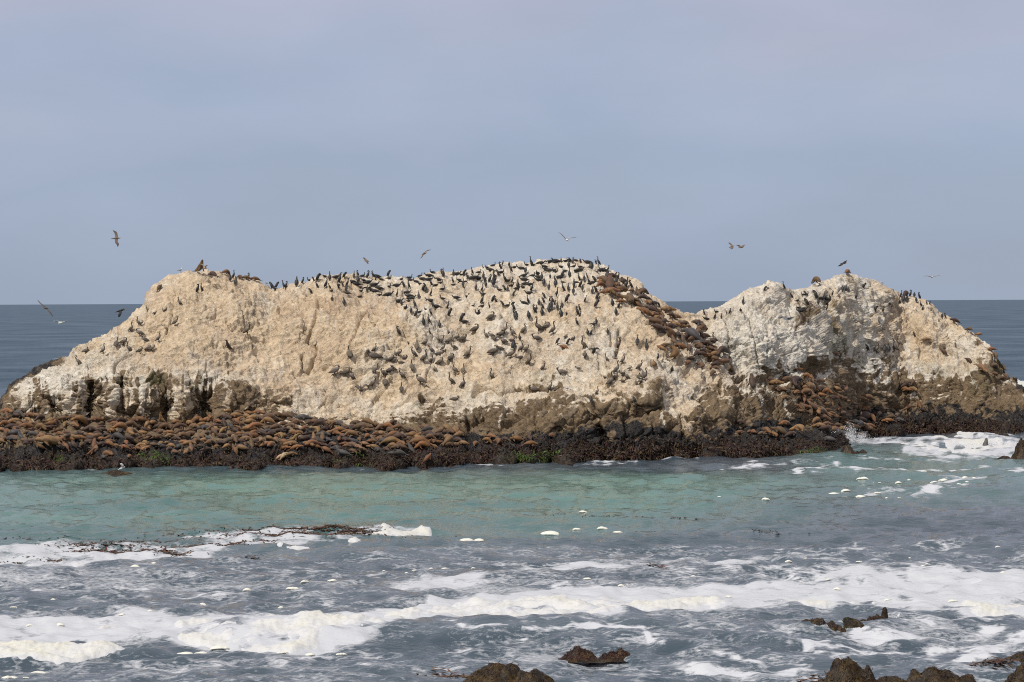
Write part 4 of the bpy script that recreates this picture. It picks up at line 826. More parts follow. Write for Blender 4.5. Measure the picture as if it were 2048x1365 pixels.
CB = """262,310,u,l,28;295,305,n,l,22;320,332,n;345,292,n;400,316,p,l,52;422,286,p,r,34;472,293,p,b,32;485,341,p,l,42;515,307,n;570,317,n;605,346,p,b,42;612,286,n;650,290,u,l,66;662,287,n;725,276,n;760,322,n,l,36;755,302,n,l,34;800,264,n;830,264,n;850,260,n;890,260,u,b,38;920,257,n;948,302,p,b,50;955,256,n,f,32;983,271,u,b,44;1005,251,n;1042,263,p,b,30;1100,269,n;1130,321,p,b,62;1115,306,n;1165,276,w,l,36;1190,286,u,l,62;885,302,n;990,299,n;1040,302,n;1035,332,n;1010,342,n;830,331,n;845,342,n;790,336,n;955,381,u,b,66;900,381,p,r,50;800,391,u,b,46;880,387,n;920,336,n;590,376,n;590,407,n;660,372,n;700,361,n,f,30;705,387,n;735,402,p,b,56;750,446,p,b,50;705,411,n;410,346,n;440,421,u,l,66;460,417,n,r,36;500,421,p,r,36;380,366,p,l,42;350,401,p,l,60;320,421,p,r,56;270,381,p,b,42;275,426,p,l;345,451,p,b,60;365,421,p,r;285,456,p,b,46;260,497,u,r,56;435,491,p,l,42;462,491,p,b,42;395,487,n;490,452,n;540,471,u,b,66;545,477,n;585,467,n;600,441,n;635,447,n;655,491,p,r,52;510,531,p,r,36;635,517,n,l,30;790,481,u,b,60;845,457,p,b,56;840,417,p,l,42;905,427,n;905,491,u,l,60;945,491,u,b,56;990,461,u,b,60;988,516,u,b,60;1030,411,u,l,56;1045,461,p,r,60;1060,491,u,b,46;1010,427,n;1075,416,u,b,60;1095,384,p,l,34;1110,431,u,l,50;1135,437,n,r,32;1155,421,p,l,46;1140,511,p,b,50;1162,501,p,l,46;1180,556,p,r,46;855,541,u,r,70;1205,332,n;1225,332,n;1175,342,n,l,22;1258,397,p,b,64;1265,340,u,r,50;1290,377,n;1305,381,p,l,32;1332,431,p,b,56;1350,392,p,r,44;1307,431,p,l,42;1325,376,p,r,32;1380,436,p,l,52;1415,466,u,r,76;1447,466,p,l,56;1670,621,p,l,36;1730,669,p,r,32;750,551,p,l,42;710,601,p,b,46;745,587,p,l,40;620,591,u,l,60;800,571,p,r,34;820,582,p,l,46;790,657,p,b,60;812,637,p,b,60;840,602,p,r,36;858,641,u,b,60;895,621,p,b,46;735,687,p,b,60;740,631,p,l,36;940,583,p,r,60;505,641,p,l,46;510,677,w,l,40;525,717,p,b,60;510,591,n;590,592,n,l,26;630,712,p,b,56;675,667,p,l,60;690,643,p,r,34;888,701,u,b,80;935,687,u,f,36;1015,682,p,l,60;1040,697,p,r,40;1032,643,p,l,42;1082,577,u,r,46;1170,627,p,r,60;1300,612,p,b,50;1328,682,p,b,56;1353,627,p,r,50;1013,762,p,l,50;1150,784,w,f,45;1170,752,p,b,46;1103,842,p,b,42;1132,842,u,r,52;1262,832,p,b,38;260,592,p,r,60;270,527,n;345,572,p,r,42;362,584,p,l,46;255,617,n;312,627,u,l,42;420,612,p,l,40;460,612,n;230,672,w,l,40;95,733,p,r,56;860,917,p,r,46;945,922,p,r,46;1155,1000,w,f,66;1497,922,u,b,72;1572,957,u,b,72;1665,1047,p,r,50;1775,1140,p,f,40;508,962,p,b,70;557,882,p,b,46;1130,1385,p,b,48;1475,1385,p,l,44"""
CC = """1030,520,p,l,38;1050,560,n,l,24;1120,552,p,r,44;1130,500,n,l,24;1170,552,u,b,40;1240,512,p,r,38;1212,520,p,l,30;990,625,u,b,62;1040,635,w,l,38;1015,670,u,l,36;1345,435,u,b,52;1325,492,n,f,22;1520,330,p,r,36;1670,315,u,l,54;1545,312,n,l,14"""
CD = """597,495,p,b,42;627,488,p,r,36;645,498,p,b,36;770,472,p,r,42;708,555,u,r,54;378,555,p,l,62;402,598,p,b,48;310,612,p,l,56;452,540,p,b,36;497,560,p,l,42;518,524,p,r,34;470,612,p,l,46;472,645,p,r,36;300,530,p,l,38;318,535,p,r,36;190,545,p,l,32;430,562,n;410,560,n;460,562,n;280,525,n,l,26;235,570,n,r,22;245,655,n;262,660,n,r,32;282,645,n;240,625,n,l,18;860,660,p,r,46;922,665,p,r,46;968,605,p,l,48;985,620,p,b,42;1050,592,p,l,40;1083,585,p,b,60;1112,580,p,b,52;1065,540,u,r,50;1143,538,p,r,50;1172,540,p,b,36;1208,530,p,l,46;1185,580,p,b,36;1222,618,u,l,46;1240,640,p,r,34;1268,600,p,l,30;1295,602,p,r,30;1395,710,p,b,38;1415,708,p,l,38;1170,860,p,l,40;793,970,p,l,48;935,990,p,b,64;965,978,p,b,62"""
def corm_zone(px, py):
    if px < 470: return 'on the left peak' if py < 570 else 'on the left slope'
    if px < 545: return 'beside the left peak sea lions'
    if px < 600: return 'in the notch past the left peak'
    if px < 660: return 'on the crest past the notch' if py < 580 else 'below the crest past the notch'
    if px > 1410:
        if px < 1520: return 'at the left foot of the right hump' if py > 585 else 'on the left crest of the right hump'
        if px < 1665: return 'beside the pale block on the right hump' if py < 585 else 'on ledges left of the long cleft'
        if px < 1760: return 'under the right hump peak' if py < 620 else 'low on the right hump'
        if px < 1800: return 'mid-slope on the right hump' if py < 660 else 'low on the right hump'
        return 'by the right shoulder sea lion' if py < 620 else 'on the outer right shoulder'
    if px > 1290 and py < 700: return 'in the saddle between the humps'
    nm = 'left crown' if px < 800 else ('crown dip' if px < 960 else ('summit' if px < 1080 else 'summit right'))
    dp = py - np.interp(px, SIL[:, 0], SIL[:, 1])
    if dp < 20: return 'on the skyline of the ' + nm
    if dp < 40: return 'in the second rank of the ' + nm
    if dp < 62: return 'in the middle ranks of the ' + nm
    if dp < 100: return 'in the lowest ranks under the ' + nm
    return 'on the slope under the ' + nm if py < 720 else 'far down among the pelicans'
FACE = {'r': 0.0, 'l': math.pi, 'f': -math.pi / 2, 'b': math.pi / 2}
def place_bird(o, px, py, hz, face, base=None):
    hit = cast(px, py)
    if not hit: return None
    loc, nor, py2 = hit
    h = hz / 4.0 / ppm(loc.y)
    s = h * (1.2 if o.name.startswith('corm') else 1.0); o.scale = (s, s * 1.08, s); o.location = loc - Vector((0, 0, .008 * h))
    yaw = FACE[face] + rnd.uniform(-.35, .35)
    o.rotation_euler = (rnd.uniform(-.06, .06), rnd.uniform(-.08, .08), yaw)
    return py2
HZ = {'u': 60, 'p': 48, 'n': 29, 'w': 46}
FW_ = {'r': 'facing right', 'l': 'facing left', 'f': 'facing forward', 'b': 'facing away'}
PD = {'u': 'upright %s', 'p': 'hunched %s', 'n': 'sitting %s', 'w': 'wing-spread %s'}
ncorm = 0
for src, ox, oy in ((CE, 0, 440), (CA, 450, 460), (CB, 900, 460), (CC, 1150, 500), (CD, 1536, 460)):
    for it in lst(src):
        zx, zy, po = float(it[0]), float(it[1]), it[2].strip()
        fa = it[3].strip() if len(it) > 3 else rnd.choice('lrlrb' if po != 'n' else 'lr')
        hz = float(it[4]) if len(it) > 4 else HZ[po] * rnd.uniform(.92, 1.1)
        px, py = ox + zx / 4, oy + zy / 4
        o = bpy.data.objects.new('cormorant', CORM[po][rnd.randrange(len(CORM[po]))])
        py2 = place_bird(o, px, py, hz, fa)
        if py2 is None: continue
        COL.objects.link(o); k = rnd.uniform(.75, 1.25); o.color = (k, k * rnd.uniform(.96, 1.02), k * rnd.uniform(.88, 1.05), 1)
        tag(o, None, 'bird', 'cormorants on the rock'); ncorm += 1
        THINGS.append((o, px, py, PD[po] % 'black cormorant', FW_[fa], corm_zone(px, py)))

PE = """1437,682,u,l,70;1180,742,u,l,58;1237,760,p,r,38;1326,732,u,r,48;1305,737,u,l,38;1400,850,u,r,86;1050,897,u,r,86;1105,850,u,l,80;1130,845,p,r,44;1118,935,p,l,74;930,1018,u,b,86;985,1007,p,r,72;1032,1062,u,l,96;1160,987,p,l,68;1270,977,u,r,88;1120,1072,p,r,62;1185,1052,p,r,56;1215,1054,p,r,60;685,1072,p,r,62;825,1072,u,r,90;628,1167,u,l,90;1980,922,u,r,112"""
PA = """728,937,u,r,52;995,1030,u,b,116;1190,1027,n,l,76;1195,977,u,r,76;880,1167,p,r,95;965,1172,p,r,82;1010,1202,u,l,106;1205,1152,u,r,90;1180,1267,u,r,104;1090,1312,w,f,84;1290,1062,p,l,62;1330,1054,p,r,60;1352,1066,p,r,56;1390,1012,p,r,62;1430,1034,n,r,36;1405,1068,n,l,36;1270,1172,p,l,72;1320,1152,p,r,74;1348,1132,p,l,54;1280,1252,u,b,120;1415,1197,u,l,96;1410,1302,u,b,92;1495,1127,u,b,100;1510,1022,u,l,92;1470,912,n,l,34;1535,962,u,b,100;1600,927,p,r,58;1650,987,u,l,84;1590,1062,u,r,112;1650,1072,u,r,92;1680,1132,p,b,48;1720,1084,p,r,70;1745,972,u,r,74;1720,998,n,r,44;1735,914,u,r,78;1790,912,p,r,60;1820,892,u,b,58;1855,882,p,r,54;1900,902,p,r,78;1830,962,p,l,62;1705,892,p,l,40;1800,1057,p,r,76;1840,1152,u,l,104;1905,1152,u,b,92;1810,1237,u,l,104;1905,1267,u,r,106;1560,1242,p,l,96;1940,1027,u,r,106;2000,827,p,r,80;1785,832,u,l,56;1835,1365,n,r,46;1735,1358,n,l,26"""
PB = """330,727,p,r,78;710,822,u,l,138;765,802,p,r,72;770,786,u,l,60;825,837,u,r,112;590,832,u,r,86;435,832,u,r,100;500,850,u,l,88;405,862,p,r,72;285,867,u,l,80;335,872,p,l,64;365,892,u,r,70;430,917,p,l,70;490,892,n,r,36;345,1012,p,r,98;395,957,n,l,44;490,1027,p,r,78;575,977,u,r,100;610,977,p,r,64;565,1032,n,r,44;635,1082,u,r,102;690,875,n,l,50;925,867,p,r,36;985,887,p,r,42;1065,952,u,l,112;1080,1027,p,b,66;1340,962,u,r,112;1320,1007,p,r,62;1320,1034,n,l,26;1250,1052,u,l,74;1385,1070,u,r,84;745,1127,u,r,80;895,1147,n,l,54;1025,1114,n,l,30;330,1202,u,l,102;1335,1147,u,r,108;1285,1252,u,r,130;1320,1202,p,r,62;1375,1170,p,l,54;1415,1202,u,l,82;1380,1217,n,r,34;1235,1194,p,l,36;1435,1127,p,r,42;1515,1122,u,r,88;1515,1197,p,b,60;1488,1240,u,b,62;1522,1232,p,r,52;1560,1207,u,r,108;805,1282,u,r,82;670,1288,n,l,52;1180,1318,u,r,72;840,1286,n,r,26"""
PDd = """910,812,u,l,82;868,992,u,r,108;1010,978,u,l,118;1048,932,u,l,92;885,992,p,r,40"""
PCc = """1115,745,u,l,90;1090,735,p,r,46"""
def pel_zone(px, py):
    if px < 240: return 'by the left edge' if py > 690 else 'high on the left slope'
    if px < 330: return 'in the left slope group' if py > 640 else 'high on the left slope'
    if px < 620: return 'on the bare left slope'
    if px < 790: return 'left of the roost' if py < 735 else 'lowest left of the roost'
    if px < 860: return 'in the crowded roost middle' if py < 735 else 'along the roost bottom'
    if px < 945: return 'right of the roost middle' if py < 715 else 'under the right roost'
    if px < 1080: return 'in the upper summit roost' if py < 695 else ('in the lower summit roost' if py < 740 else 'on the sill over dark boulders')
    if px < 1420: return 'left of the sea lion stream' if py < 730 else 'in the roost over dark boulders'
    return 'on the right hump'
for src, ox, oy in ((PE, 0, 440), (PA, 450, 460), (PB, 900, 460), (PCc, 1150, 500), (PDd, 1536, 460)):
    for it in lst(src):
        zx, zy, po, fa, hz = float(it[0]), float(it[1]), it[2].strip(), it[3].strip(), float(it[4])
        px, py = ox + zx / 4, oy + zy / 4
        o = bpy.data.objects.new('pelican', PEL[po][rnd.randrange(len(PEL[po]))])
        py2 = place_bird(o, px, py, hz, fa)
        if py2 is None: continue
        COL.objects.link(o); k = rnd.uniform(.75, 1.25); o.color = (k, k, k * rnd.uniform(.9, 1.05), 1)
        tag(o, None, 'bird', 'pelicans on the slope')
        THINGS.append((o, px, py, {'u': 'long-necked upright brown pelican', 'p': 'hunched brown pelican', 'n': 'brown pelican sitting low', 'w': 'brown pelican raising both wings'}[po], FW_[fa], pel_zone(px, py)))

# ---- sea lions: x, y of the belly on the rock, length, tilt (down to the right +), pose, colour
FUR = {'o': (.190, .084, .027), 'b': (.125, .066, .029), 'd': (.060, .030, .017), 'g': (.060, .053, .050), 'y': (.215, .118, .046), 'c': (.42, .31, .18)}
FURN = {'o': 'orange-brown', 'b': 'brown', 'd': 'dark brown', 'g': 'grey', 'y': 'tan', 'c': 'cream'}
L1 = """80,405,200,20,a,b;250,365,130,10,f,d;390,435,200,35,f,y;660,425,100,-20,e,y;1080,475,270,15,a,o;760,450,150,5,f,o;900,495,120,-30,f,y;1010,505,110,0,e,y;70,475,100,0,f,d;430,495,130,-15,f,y;30,565,120,0,e,y;80,595,130,-40,f,o;190,625,170,0,c,g;290,680,240,60,s,g;370,615,80,0,e,b;500,640,150,0,a,b;650,650,180,15,f,b;450,565,110,10,f,b;790,575,200,-8,f,b;810,625,150,5,f,o;920,605,150,15,f,b;1090,620,230,-3,f,d;800,695,150,20,f,o;660,750,390,10,f,y;540,805,170,30,h,y;200,745,140,50,u,o;50,685,130,-5,f,b;20,725,90,0,f,y;430,725,120,5,f,d;900,785,130,50,f,o;1010,765,150,50,f,d;1110,765,120,-60,e,b;330,725,100,30,f,b;1390,535,150,-10,f,d;1240,645,120,5,f,o;1380,485,130,-10,f,b;1390,570,140,0,f,d;1210,545,100,-15,f,d;1640,570,260,10,a,o;1830,620,200,-15,c,y;1620,670,200,-3,f,d;1530,585,120,10,f,o;1470,625,80,0,e,d;1900,535,130,-5,f,d;2010,505,110,-40,a,y;1400,685,110,-20,e,o;1390,765,180,-5,f,d;1280,805,200,-25,h,o;1310,845,110,-50,h,y;1250,900,160,5,h,o;1480,910,260,25,f,o;1400,945,150,10,f,g;1760,935,90,90,e,o;1560,785,140,0,f,y;1690,805,170,10,f,o;1720,745,110,50,f,o;1850,745,90,-60,e,y;1920,785,190,-15,f,y;1880,825,160,5,f,o;1990,820,110,0,e,o;1960,665,130,0,f,b;1930,605,100,5,f,y"""
L2 = """170,505,190,0,a,y;300,445,130,50,s,y;150,545,110,0,c,y;230,600,160,30,c,b;320,505,110,10,f,b;500,465,170,-5,f,o;540,535,250,-10,f,b;670,445,150,0,f,o;760,440,200,-40,h,b;840,445,120,10,f,o;540,595,170,-20,f,b;660,565,180,-15,f,b;370,515,90,0,e,d;140,650,130,30,f,b;40,615,100,0,e,y;30,685,140,10,f,b;60,565,110,10,f,d;400,655,170,-10,f,y;560,645,220,-10,f,y;400,605,120,0,f,o;70,750,160,0,f,y;80,825,110,-30,c,y;180,775,120,-10,e,b;290,765,130,-30,f,y;360,775,80,90,e,y;430,785,150,40,f,y;410,855,90,60,e,d;490,865,130,0,e,b;600,880,120,-50,c,y;700,835,140,-50,u,y;600,745,200,5,f,o;820,795,160,-5,f,d;900,835,190,0,f,d;870,715,100,70,e,y;790,735,90,60,e,b;940,680,180,15,f,g;920,615,180,0,f,b;850,655,120,10,f,o;1000,745,90,70,e,y;1090,745,160,-5,f,d;1200,725,160,-25,f,d;1040,805,120,0,f,o;1180,815,140,0,a,y;1290,845,110,60,f,o;1060,605,150,-20,c,y;1140,570,120,-40,f,y;1100,645,130,-5,f,b;960,515,110,-50,f,b;1040,515,170,-10,f,d;1060,455,120,0,f,o;1150,505,110,-70,u,d;1250,520,160,50,f,g;1320,555,100,60,e,o;1310,450,190,30,f,o;1190,340,140,20,a,y;1330,335,120,0,f,b;1480,345,190,5,f,o;1370,430,130,-50,f,o;1100,395,130,-15,f,b;950,405,120,-10,f,o;1260,645,120,10,f,b;1350,625,120,-10,f,o;1370,665,100,10,f,b;1280,665,80,70,e,y;1360,725,150,5,f,d;1360,795,180,0,f,d;1530,790,180,-55,u,b;1620,710,120,60,c,y;1710,765,160,-10,f,y;1770,685,90,0,e,y;1860,710,160,45,f,y;1570,530,260,-12,f,o;1760,420,330,5,f,b;1750,545,120,-5,f,b;1660,595,160,-5,f,y;1560,605,140,-5,f,o;1460,655,140,-5,f,d;1970,565,170,-5,f,d;1990,805,140,0,f,o;1970,730,200,15,f,o;1930,940,190,-25,f,c;1900,655,120,30,c,y"""
L3 = """190,450,150,15,f,b;390,470,200,-20,f,b;340,555,220,-12,f,o;480,570,120,60,c,y;700,545,160,25,h,b;880,525,120,10,h,b;1130,550,330,-3,f,b;800,585,260,-5,f,o;380,620,200,0,f,d;190,610,130,-5,f,o;30,655,110,60,e,y;200,710,190,15,h,y;60,740,180,20,f,o;460,710,120,-70,u,y;570,700,110,-70,u,b;640,710,130,-60,e,g;800,695,160,-15,f,o;850,650,180,10,f,b;1010,730,220,25,f,g;1080,705,170,30,f,b;1060,625,180,0,f,o;1170,650,130,-40,f,o;1190,575,150,0,f,b;1310,625,130,0,f,o;1390,545,230,-10,f,b;1540,465,180,-10,f,b;1610,560,210,0,a,b;1760,640,180,-60,c,y;1550,650,270,0,f,o;1880,655,180,-40,h,o;90,815,180,-10,f,o;230,810,220,-15,f,o;450,780,310,-3,f,o;620,840,220,20,f,o;720,765,160,0,f,b;890,765,180,5,f,o;1060,805,190,15,f,y;1000,860,190,20,f,b;1110,845,100,0,f,b;860,905,260,0,h,g;1250,725,180,0,f,o;1280,810,230,10,f,y;1520,750,320,0,f,y;1450,835,160,10,f,d;1600,900,270,8,f,g;1780,850,140,70,u,g;1900,760,350,0,f,o;1160,755,80,0,e,y;60,920,150,-25,f,c;160,905,90,0,e,y"""
L4 = """600,805,120,50,e,y;790,750,290,-20,a,y;650,655,180,-10,f,o;680,600,160,-5,h,b;770,540,190,30,f,y;890,580,160,40,f,o;980,590,100,60,u,b;550,695,200,5,a,b;1170,760,180,-30,f,o;1320,730,140,15,a,o;1460,730,110,60,c,o;1380,655,110,5,f,o;1570,695,130,5,f,d;1730,695,220,5,f,o;1900,695,110,-80,u,d;1920,765,230,0,f,o;1660,800,90,60,e,g;510,945,110,-45,f,o;2200,655,90,0,f,o"""
LC = """230,262,170,20,f,b;280,285,80,25,f,d;270,325,170,-5,h,b;280,355,180,-4,f,o;370,320,120,25,f,b;450,340,90,10,f,b;505,365,110,70,s,b;538,350,70,70,e,d;345,385,100,30,f,b;405,415,110,50,c,b;370,428,95,5,f,o;450,385,120,30,f,b;490,415,100,30,f,b;585,405,80,30,f,d;600,432,70,35,f,d;500,445,100,30,f,o;560,480,130,28,f,b;550,515,150,25,f,o;625,490,110,35,f,b;660,508,110,35,f,b;690,525,80,30,f,b;700,565,120,15,f,b;765,548,80,30,a,d;640,605,180,20,f,b;660,650,160,35,f,d;720,585,120,20,f,b;760,620,100,20,f,o;800,600,90,25,f,o;760,705,110,70,e,b;820,690,110,-60,f,d;845,598,60,20,f,b;910,632,60,50,e,y;935,700,220,30,f,g;720,775,90,-10,f,b;690,795,90,25,f,y;790,750,80,-60,u,b;770,835,110,-70,c,o;840,790,130,15,f,o;860,730,60,-60,u,b;900,720,70,20,f,b;920,795,120,-40,f,b;985,775,120,20,f,o;1050,770,100,10,f,b;960,835,100,-50,f,d;1115,795,60,50,e,y;825,870,110,-20,a,c;900,925,130,-30,f,o;930,885,100,20,f,d;990,940,80,60,c,b;630,930,120,-18,f,y;1185,855,170,-10,a,d;1230,875,80,50,f,b;1185,905,90,5,c,b;1245,985,120,-50,u,o;1105,1000,110,-40,f,b;1415,1100,160,-20,s,d;1550,1050,70,0,e,d"""
LD = """240,115,100,-30,c,d;305,120,80,10,f,b;355,108,60,-70,u,b;385,170,100,50,u,b;160,165,80,0,f,b;90,165,70,5,f,b;225,150,80,10,f,b;320,170,180,8,f,y;310,200,140,8,f,y;230,195,90,-10,f,o;240,240,80,10,f,b;290,255,70,-60,u,o;270,300,100,50,f,b;350,300,110,40,f,b;550,135,80,35,f,y;615,185,120,-5,h,y;520,230,140,25,f,b;640,265,80,0,e,b;510,285,60,-70,u,o;575,305,70,-60,u,b;335,360,90,-50,u,b;430,365,110,10,c,y;470,335,70,0,f,b;500,360,80,0,f,b;570,330,90,10,f,o;600,365,110,20,f,b;430,410,150,5,f,b;530,385,70,0,f,o;580,400,100,5,f,b;630,385,70,30,f,b;720,310,80,10,f,o;775,310,60,0,e,o;735,395,120,-50,c,d;820,400,130,40,f,o;750,405,70,-60,u,c;680,430,70,50,e,g;740,455,90,0,e,g;540,450,100,0,f,b;530,480,80,0,f,o;470,445,70,0,f,b;985,390,90,5,f,b;960,420,100,0,f,o;1045,415,60,0,e,g;1125,315,90,-15,f,b;1215,305,80,-70,u,o;1240,330,90,30,f,d;1270,285,60,0,e,g;1345,360,70,-60,u,d;1155,105,90,-35,f,b;1110,140,120,-10,f,d;1090,175,80,0,e,o;1150,178,80,0,e,y"""
LE = """520,632,70,5,f,d;740,610,70,5,f,o;520,715,90,0,f,b;590,708,60,0,f,o;640,708,60,0,e,o;700,725,90,5,f,y;735,700,110,30,f,o;780,740,70,0,e,o;830,710,140,22,f,b;930,735,110,-8,f,d;980,700,100,50,c,y;1285,85,90,25,f,o;1420,560,70,0,f,b"""
LF = """540,1005,80,25,f,o;1490,738,110,-3,f,d;1605,765,100,60,f,b;1670,825,70,20,e,y;1785,965,90,5,f,o;1810,1010,90,60,f,b;1400,980,90,40,f,b;1265,886,90,-5,f,y;1600,1055,90,40,f,d;1710,1125,160,35,f,y;1810,1105,80,20,e,b;1810,1165,90,30,f,b;1890,1130,80,-70,u,b;1905,1180,100,40,f,b;1880,1200,90,5,f,b;635,353,115,0,f,o;385,440,140,0,a,b;1090,545,120,-4,a,d"""
LG = """1590,425,170,35,s,y;1700,455,130,8,f,d;1805,445,95,20,a,b;1280,552,60,-50,f,b;1920,470,70,5,f,b;1970,478,80,10,f,b;2040,486,70,10,f,b;1825,1035,100,35,u,d"""
LH = """850,955,110,15,f,o"""
def lion_zone(px, py):
    if py > 812 and px < 1235 and not (px > 1150 and py < 830):
        row = 'back row' if py < 853 else ('middle row' if py < 880 else 'front row')
        place = 'at the left end' if px < 75 else ('left of the tall cave' if px < 150 else ('under the tall cave' if px < 225 else ('under the slot cave' if px < 335 else ('under the round cave' if px < 440 else ('right of the round cave' if px < 500 else ('at the highest ledge' if px < 570 else ('under the smooth slope' if px < 650 else ('under the low boulder' if px < 720 else ('near the cleft' if px < 800 else ('left of the water cleft' if px < 938 else 'right of the water cleft'))))))))))
        return 'in ' + row + ' ' + place
    if px < 560: return 'on the left peak' if py < 590 else 'alone on the bare left slope'
    if px > 1920 or (px > 1850 and py < 740): return 'on the outer right shoulder'
    if px > 1630 and py < 620: return 'on the right hump skyline'
    if px > 1780 and py < 800: return 'on the right hump slope'
    if px > 1735: return 'on the dark ledge of the right hump'
    if py > 740 and px > 1490:
        if py > 850: return 'above the mussels left of the splash' if px < 1600 else 'at the foot of the lower colony'
        if px < 1590: return 'at the left edge of the lower colony'
        if px < 1650: return 'upper middle of the lower colony' if py < 795 else 'middle of the lower colony'
        return 'right part of the lower colony' if py < 815 else 'by the splash below the lower colony'
    if px > 1440 and py > 700: return 'trailing below the sea lion stream'
    if px < 1225 and py > 640: return 'alone among the pelicans'
    if py < 575: return 'at the top of the stream below the summit'
    if py < 600: return 'in the upper stream'
    if py < 630: return 'in the upper middle stream'
    if py < 660: return 'in the middle of the stream'
    if py < 690: return 'in the lower middle of the stream'
    return 'at the foot of the stream'
PM = {'f': ['flat', 'flat', 'bendl', 'bendr', 'side', 'flat'], 'a': ['arch'], 'c': ['curl'], 'h': ['head', 'look'], 'u': ['up', 'look'], 's': ['sky'], 'e': ['bendr', 'flat', 'curl']}
PDL = {'flat': 'lying flat', 'bendl': 'lying stretched', 'bendr': 'lying bent', 'side': 'on its side', 'arch': 'draped over a bump', 'curl': 'curled up', 'head': 'raising its head', 'look': 'looking round', 'up': 'sitting upright', 'sky': 'nose skyward'}
nl = 0
for src, ox, oy, zf_ in ((L1, 0, 780, 6.827), (L2, 280, 780, 6.827), (L3, 560, 780, 6.827), (L4, 780, 780, 6.827), (LC, 1150, 500, 4), (LD, 1536, 740, 4), (LE, 1350, 690, 4), (LF, 1536, 460, 4), (LG, 0, 440, 4), (LH, 840 - 212.5, 460, 4)):
    for it in lst(src):
        zx, zy, ln, ti, po, co = float(it[0]), float(it[1]), float(it[2]), float(it[3]), it[4].strip(), it[5].strip()
        if src is LH: zx, zy = 4 * (1127 - ox), 4 * (698 - oy)
        px, py, ln = ox + zx / zf_, oy + zy / zf_, ln / zf_
        pose = rnd.choice(PM[po])
        hit = cast(px, py + 0.5)
        if not hit: continue
        loc, nor, py2 = hit
        sgn = rnd.choice((-1, 1))
        a = math.radians(ti); hx = math.cos(a) * sgn; hy = math.sin(a) * sgn       # head direction in the picture
        if abs(ti) >= 40 and hy > 0: hx, hy = -hx, -hy                              # steep ones lie head up
        ep = ln * .32
        h1 = cast(px + hx * ep, py - 1 + hy * ep, 6); h0 = cast(px - hx * ep, py - 1 - hy * ep, 6)
        fwd = Vector((hx, hx * rnd.uniform(-.25, .25) + (-.0 if abs(hy) < .3 else -hy * .9), 0))
        if h1 and h0:
            dv = h1[0] - h0[0]
            if dv.length < 3.2 * ln / ppm(loc.y): fwd = dv.normalized()
        nb_ = nor
        upv = (Vector((0, 0, 1)) * .65 + nb_ * .35).normalized()
        if po in ('u', 's', 'h'):
            fwd = Vector((fwd.x, fwd.y, fwd.z * .4)).normalized(); upv = Vector((0, 0, 1))
        if abs(fwd.dot(upv)) > .93: upv = Vector((0, -.8, .6))
        if po == 'e': fwd = (fwd + Vector((0, rnd.choice((-1.1, 1.1)), 0))).normalized()
        yv = upv.cross(fwd).normalized(); zv = fwd.cross(yv).normalized()
        size = ln / ppm(loc.y) * {'f': 1.0, 'a': 1.05, 'c': 1.55, 'h': 1.05, 'u': 1.08, 's': .82, 'e': 1.5}[po]
        size = min(max(size * (1.16 if src is LC else (1.30 if src in (LD, LE) else 1.1)), .95), 2.7)
        fat = rnd.uniform(1.0, 1.22)
        o = bpy.data.objects.new('sea_lion', LION[pose]); COL.objects.link(o)
        M = Matrix((fwd, yv, zv)).transposed().to_4x4() @ Matrix.Diagonal((size, size * fat, size * fat, 1))
        M.translation = loc + zv * (.035 * size) + Vector((0, -.05 * size, .04 * size))
        o.matrix_world = M
        k = rnd.uniform(.8, 1.22); c = FUR[co]; o.color = (c[0] * k, c[1] * k * rnd.uniform(.92, 1.1), c[2] * k * rnd.uniform(.85, 1.15), 1)
        tag(o, None, 'sea lion', 'sea lions hauled out on the rock'); nl += 1
        THINGS.append((o, px, py, FURN[co] + ' sea lion ' + PDL[pose], '', lion_zone(px, py)))
# the rest of the crowd on the ledge, past the three hundred that show largest: one mass lying in the gaps
_low = [lion(p_).fuse('low', .034) for p_ in ('flat', 'bendl', 'bendr', 'curl', 'arch')]
_dat = []
for ms in _low:
    V_ = np.empty(len(ms.vertices) * 3, np.float32); ms.vertices.foreach_get('co', V_); F_ = np.empty(len(ms.polygons) * 4, np.int32); ms.polygons.foreach_get('vertices', F_)
    C_ = np.empty(len(ms.vertices) * 4, np.float32); ms.attributes['coat'].data.foreach_get('color', C_); _dat.append((V_.reshape(-1, 3), F_.reshape(-1, 4), C_.reshape(-1, 4)[:, :3])); bpy.data.meshes.remove(ms)
busy = [(q[1], q[2] - 3) for q in THINGS if 'sea lion' in q[3]]
cV, cF, cC, n0, tries, got = [], [], [], 0, 0, 0
AR = [('ledge', 190)] + [('stream', 42)] + [('colony', 55)]
STR = [(1205, 572), (1250, 582), (1295, 606), (1330, 640), (1370, 668), (1400, 690), (1430, 716)]
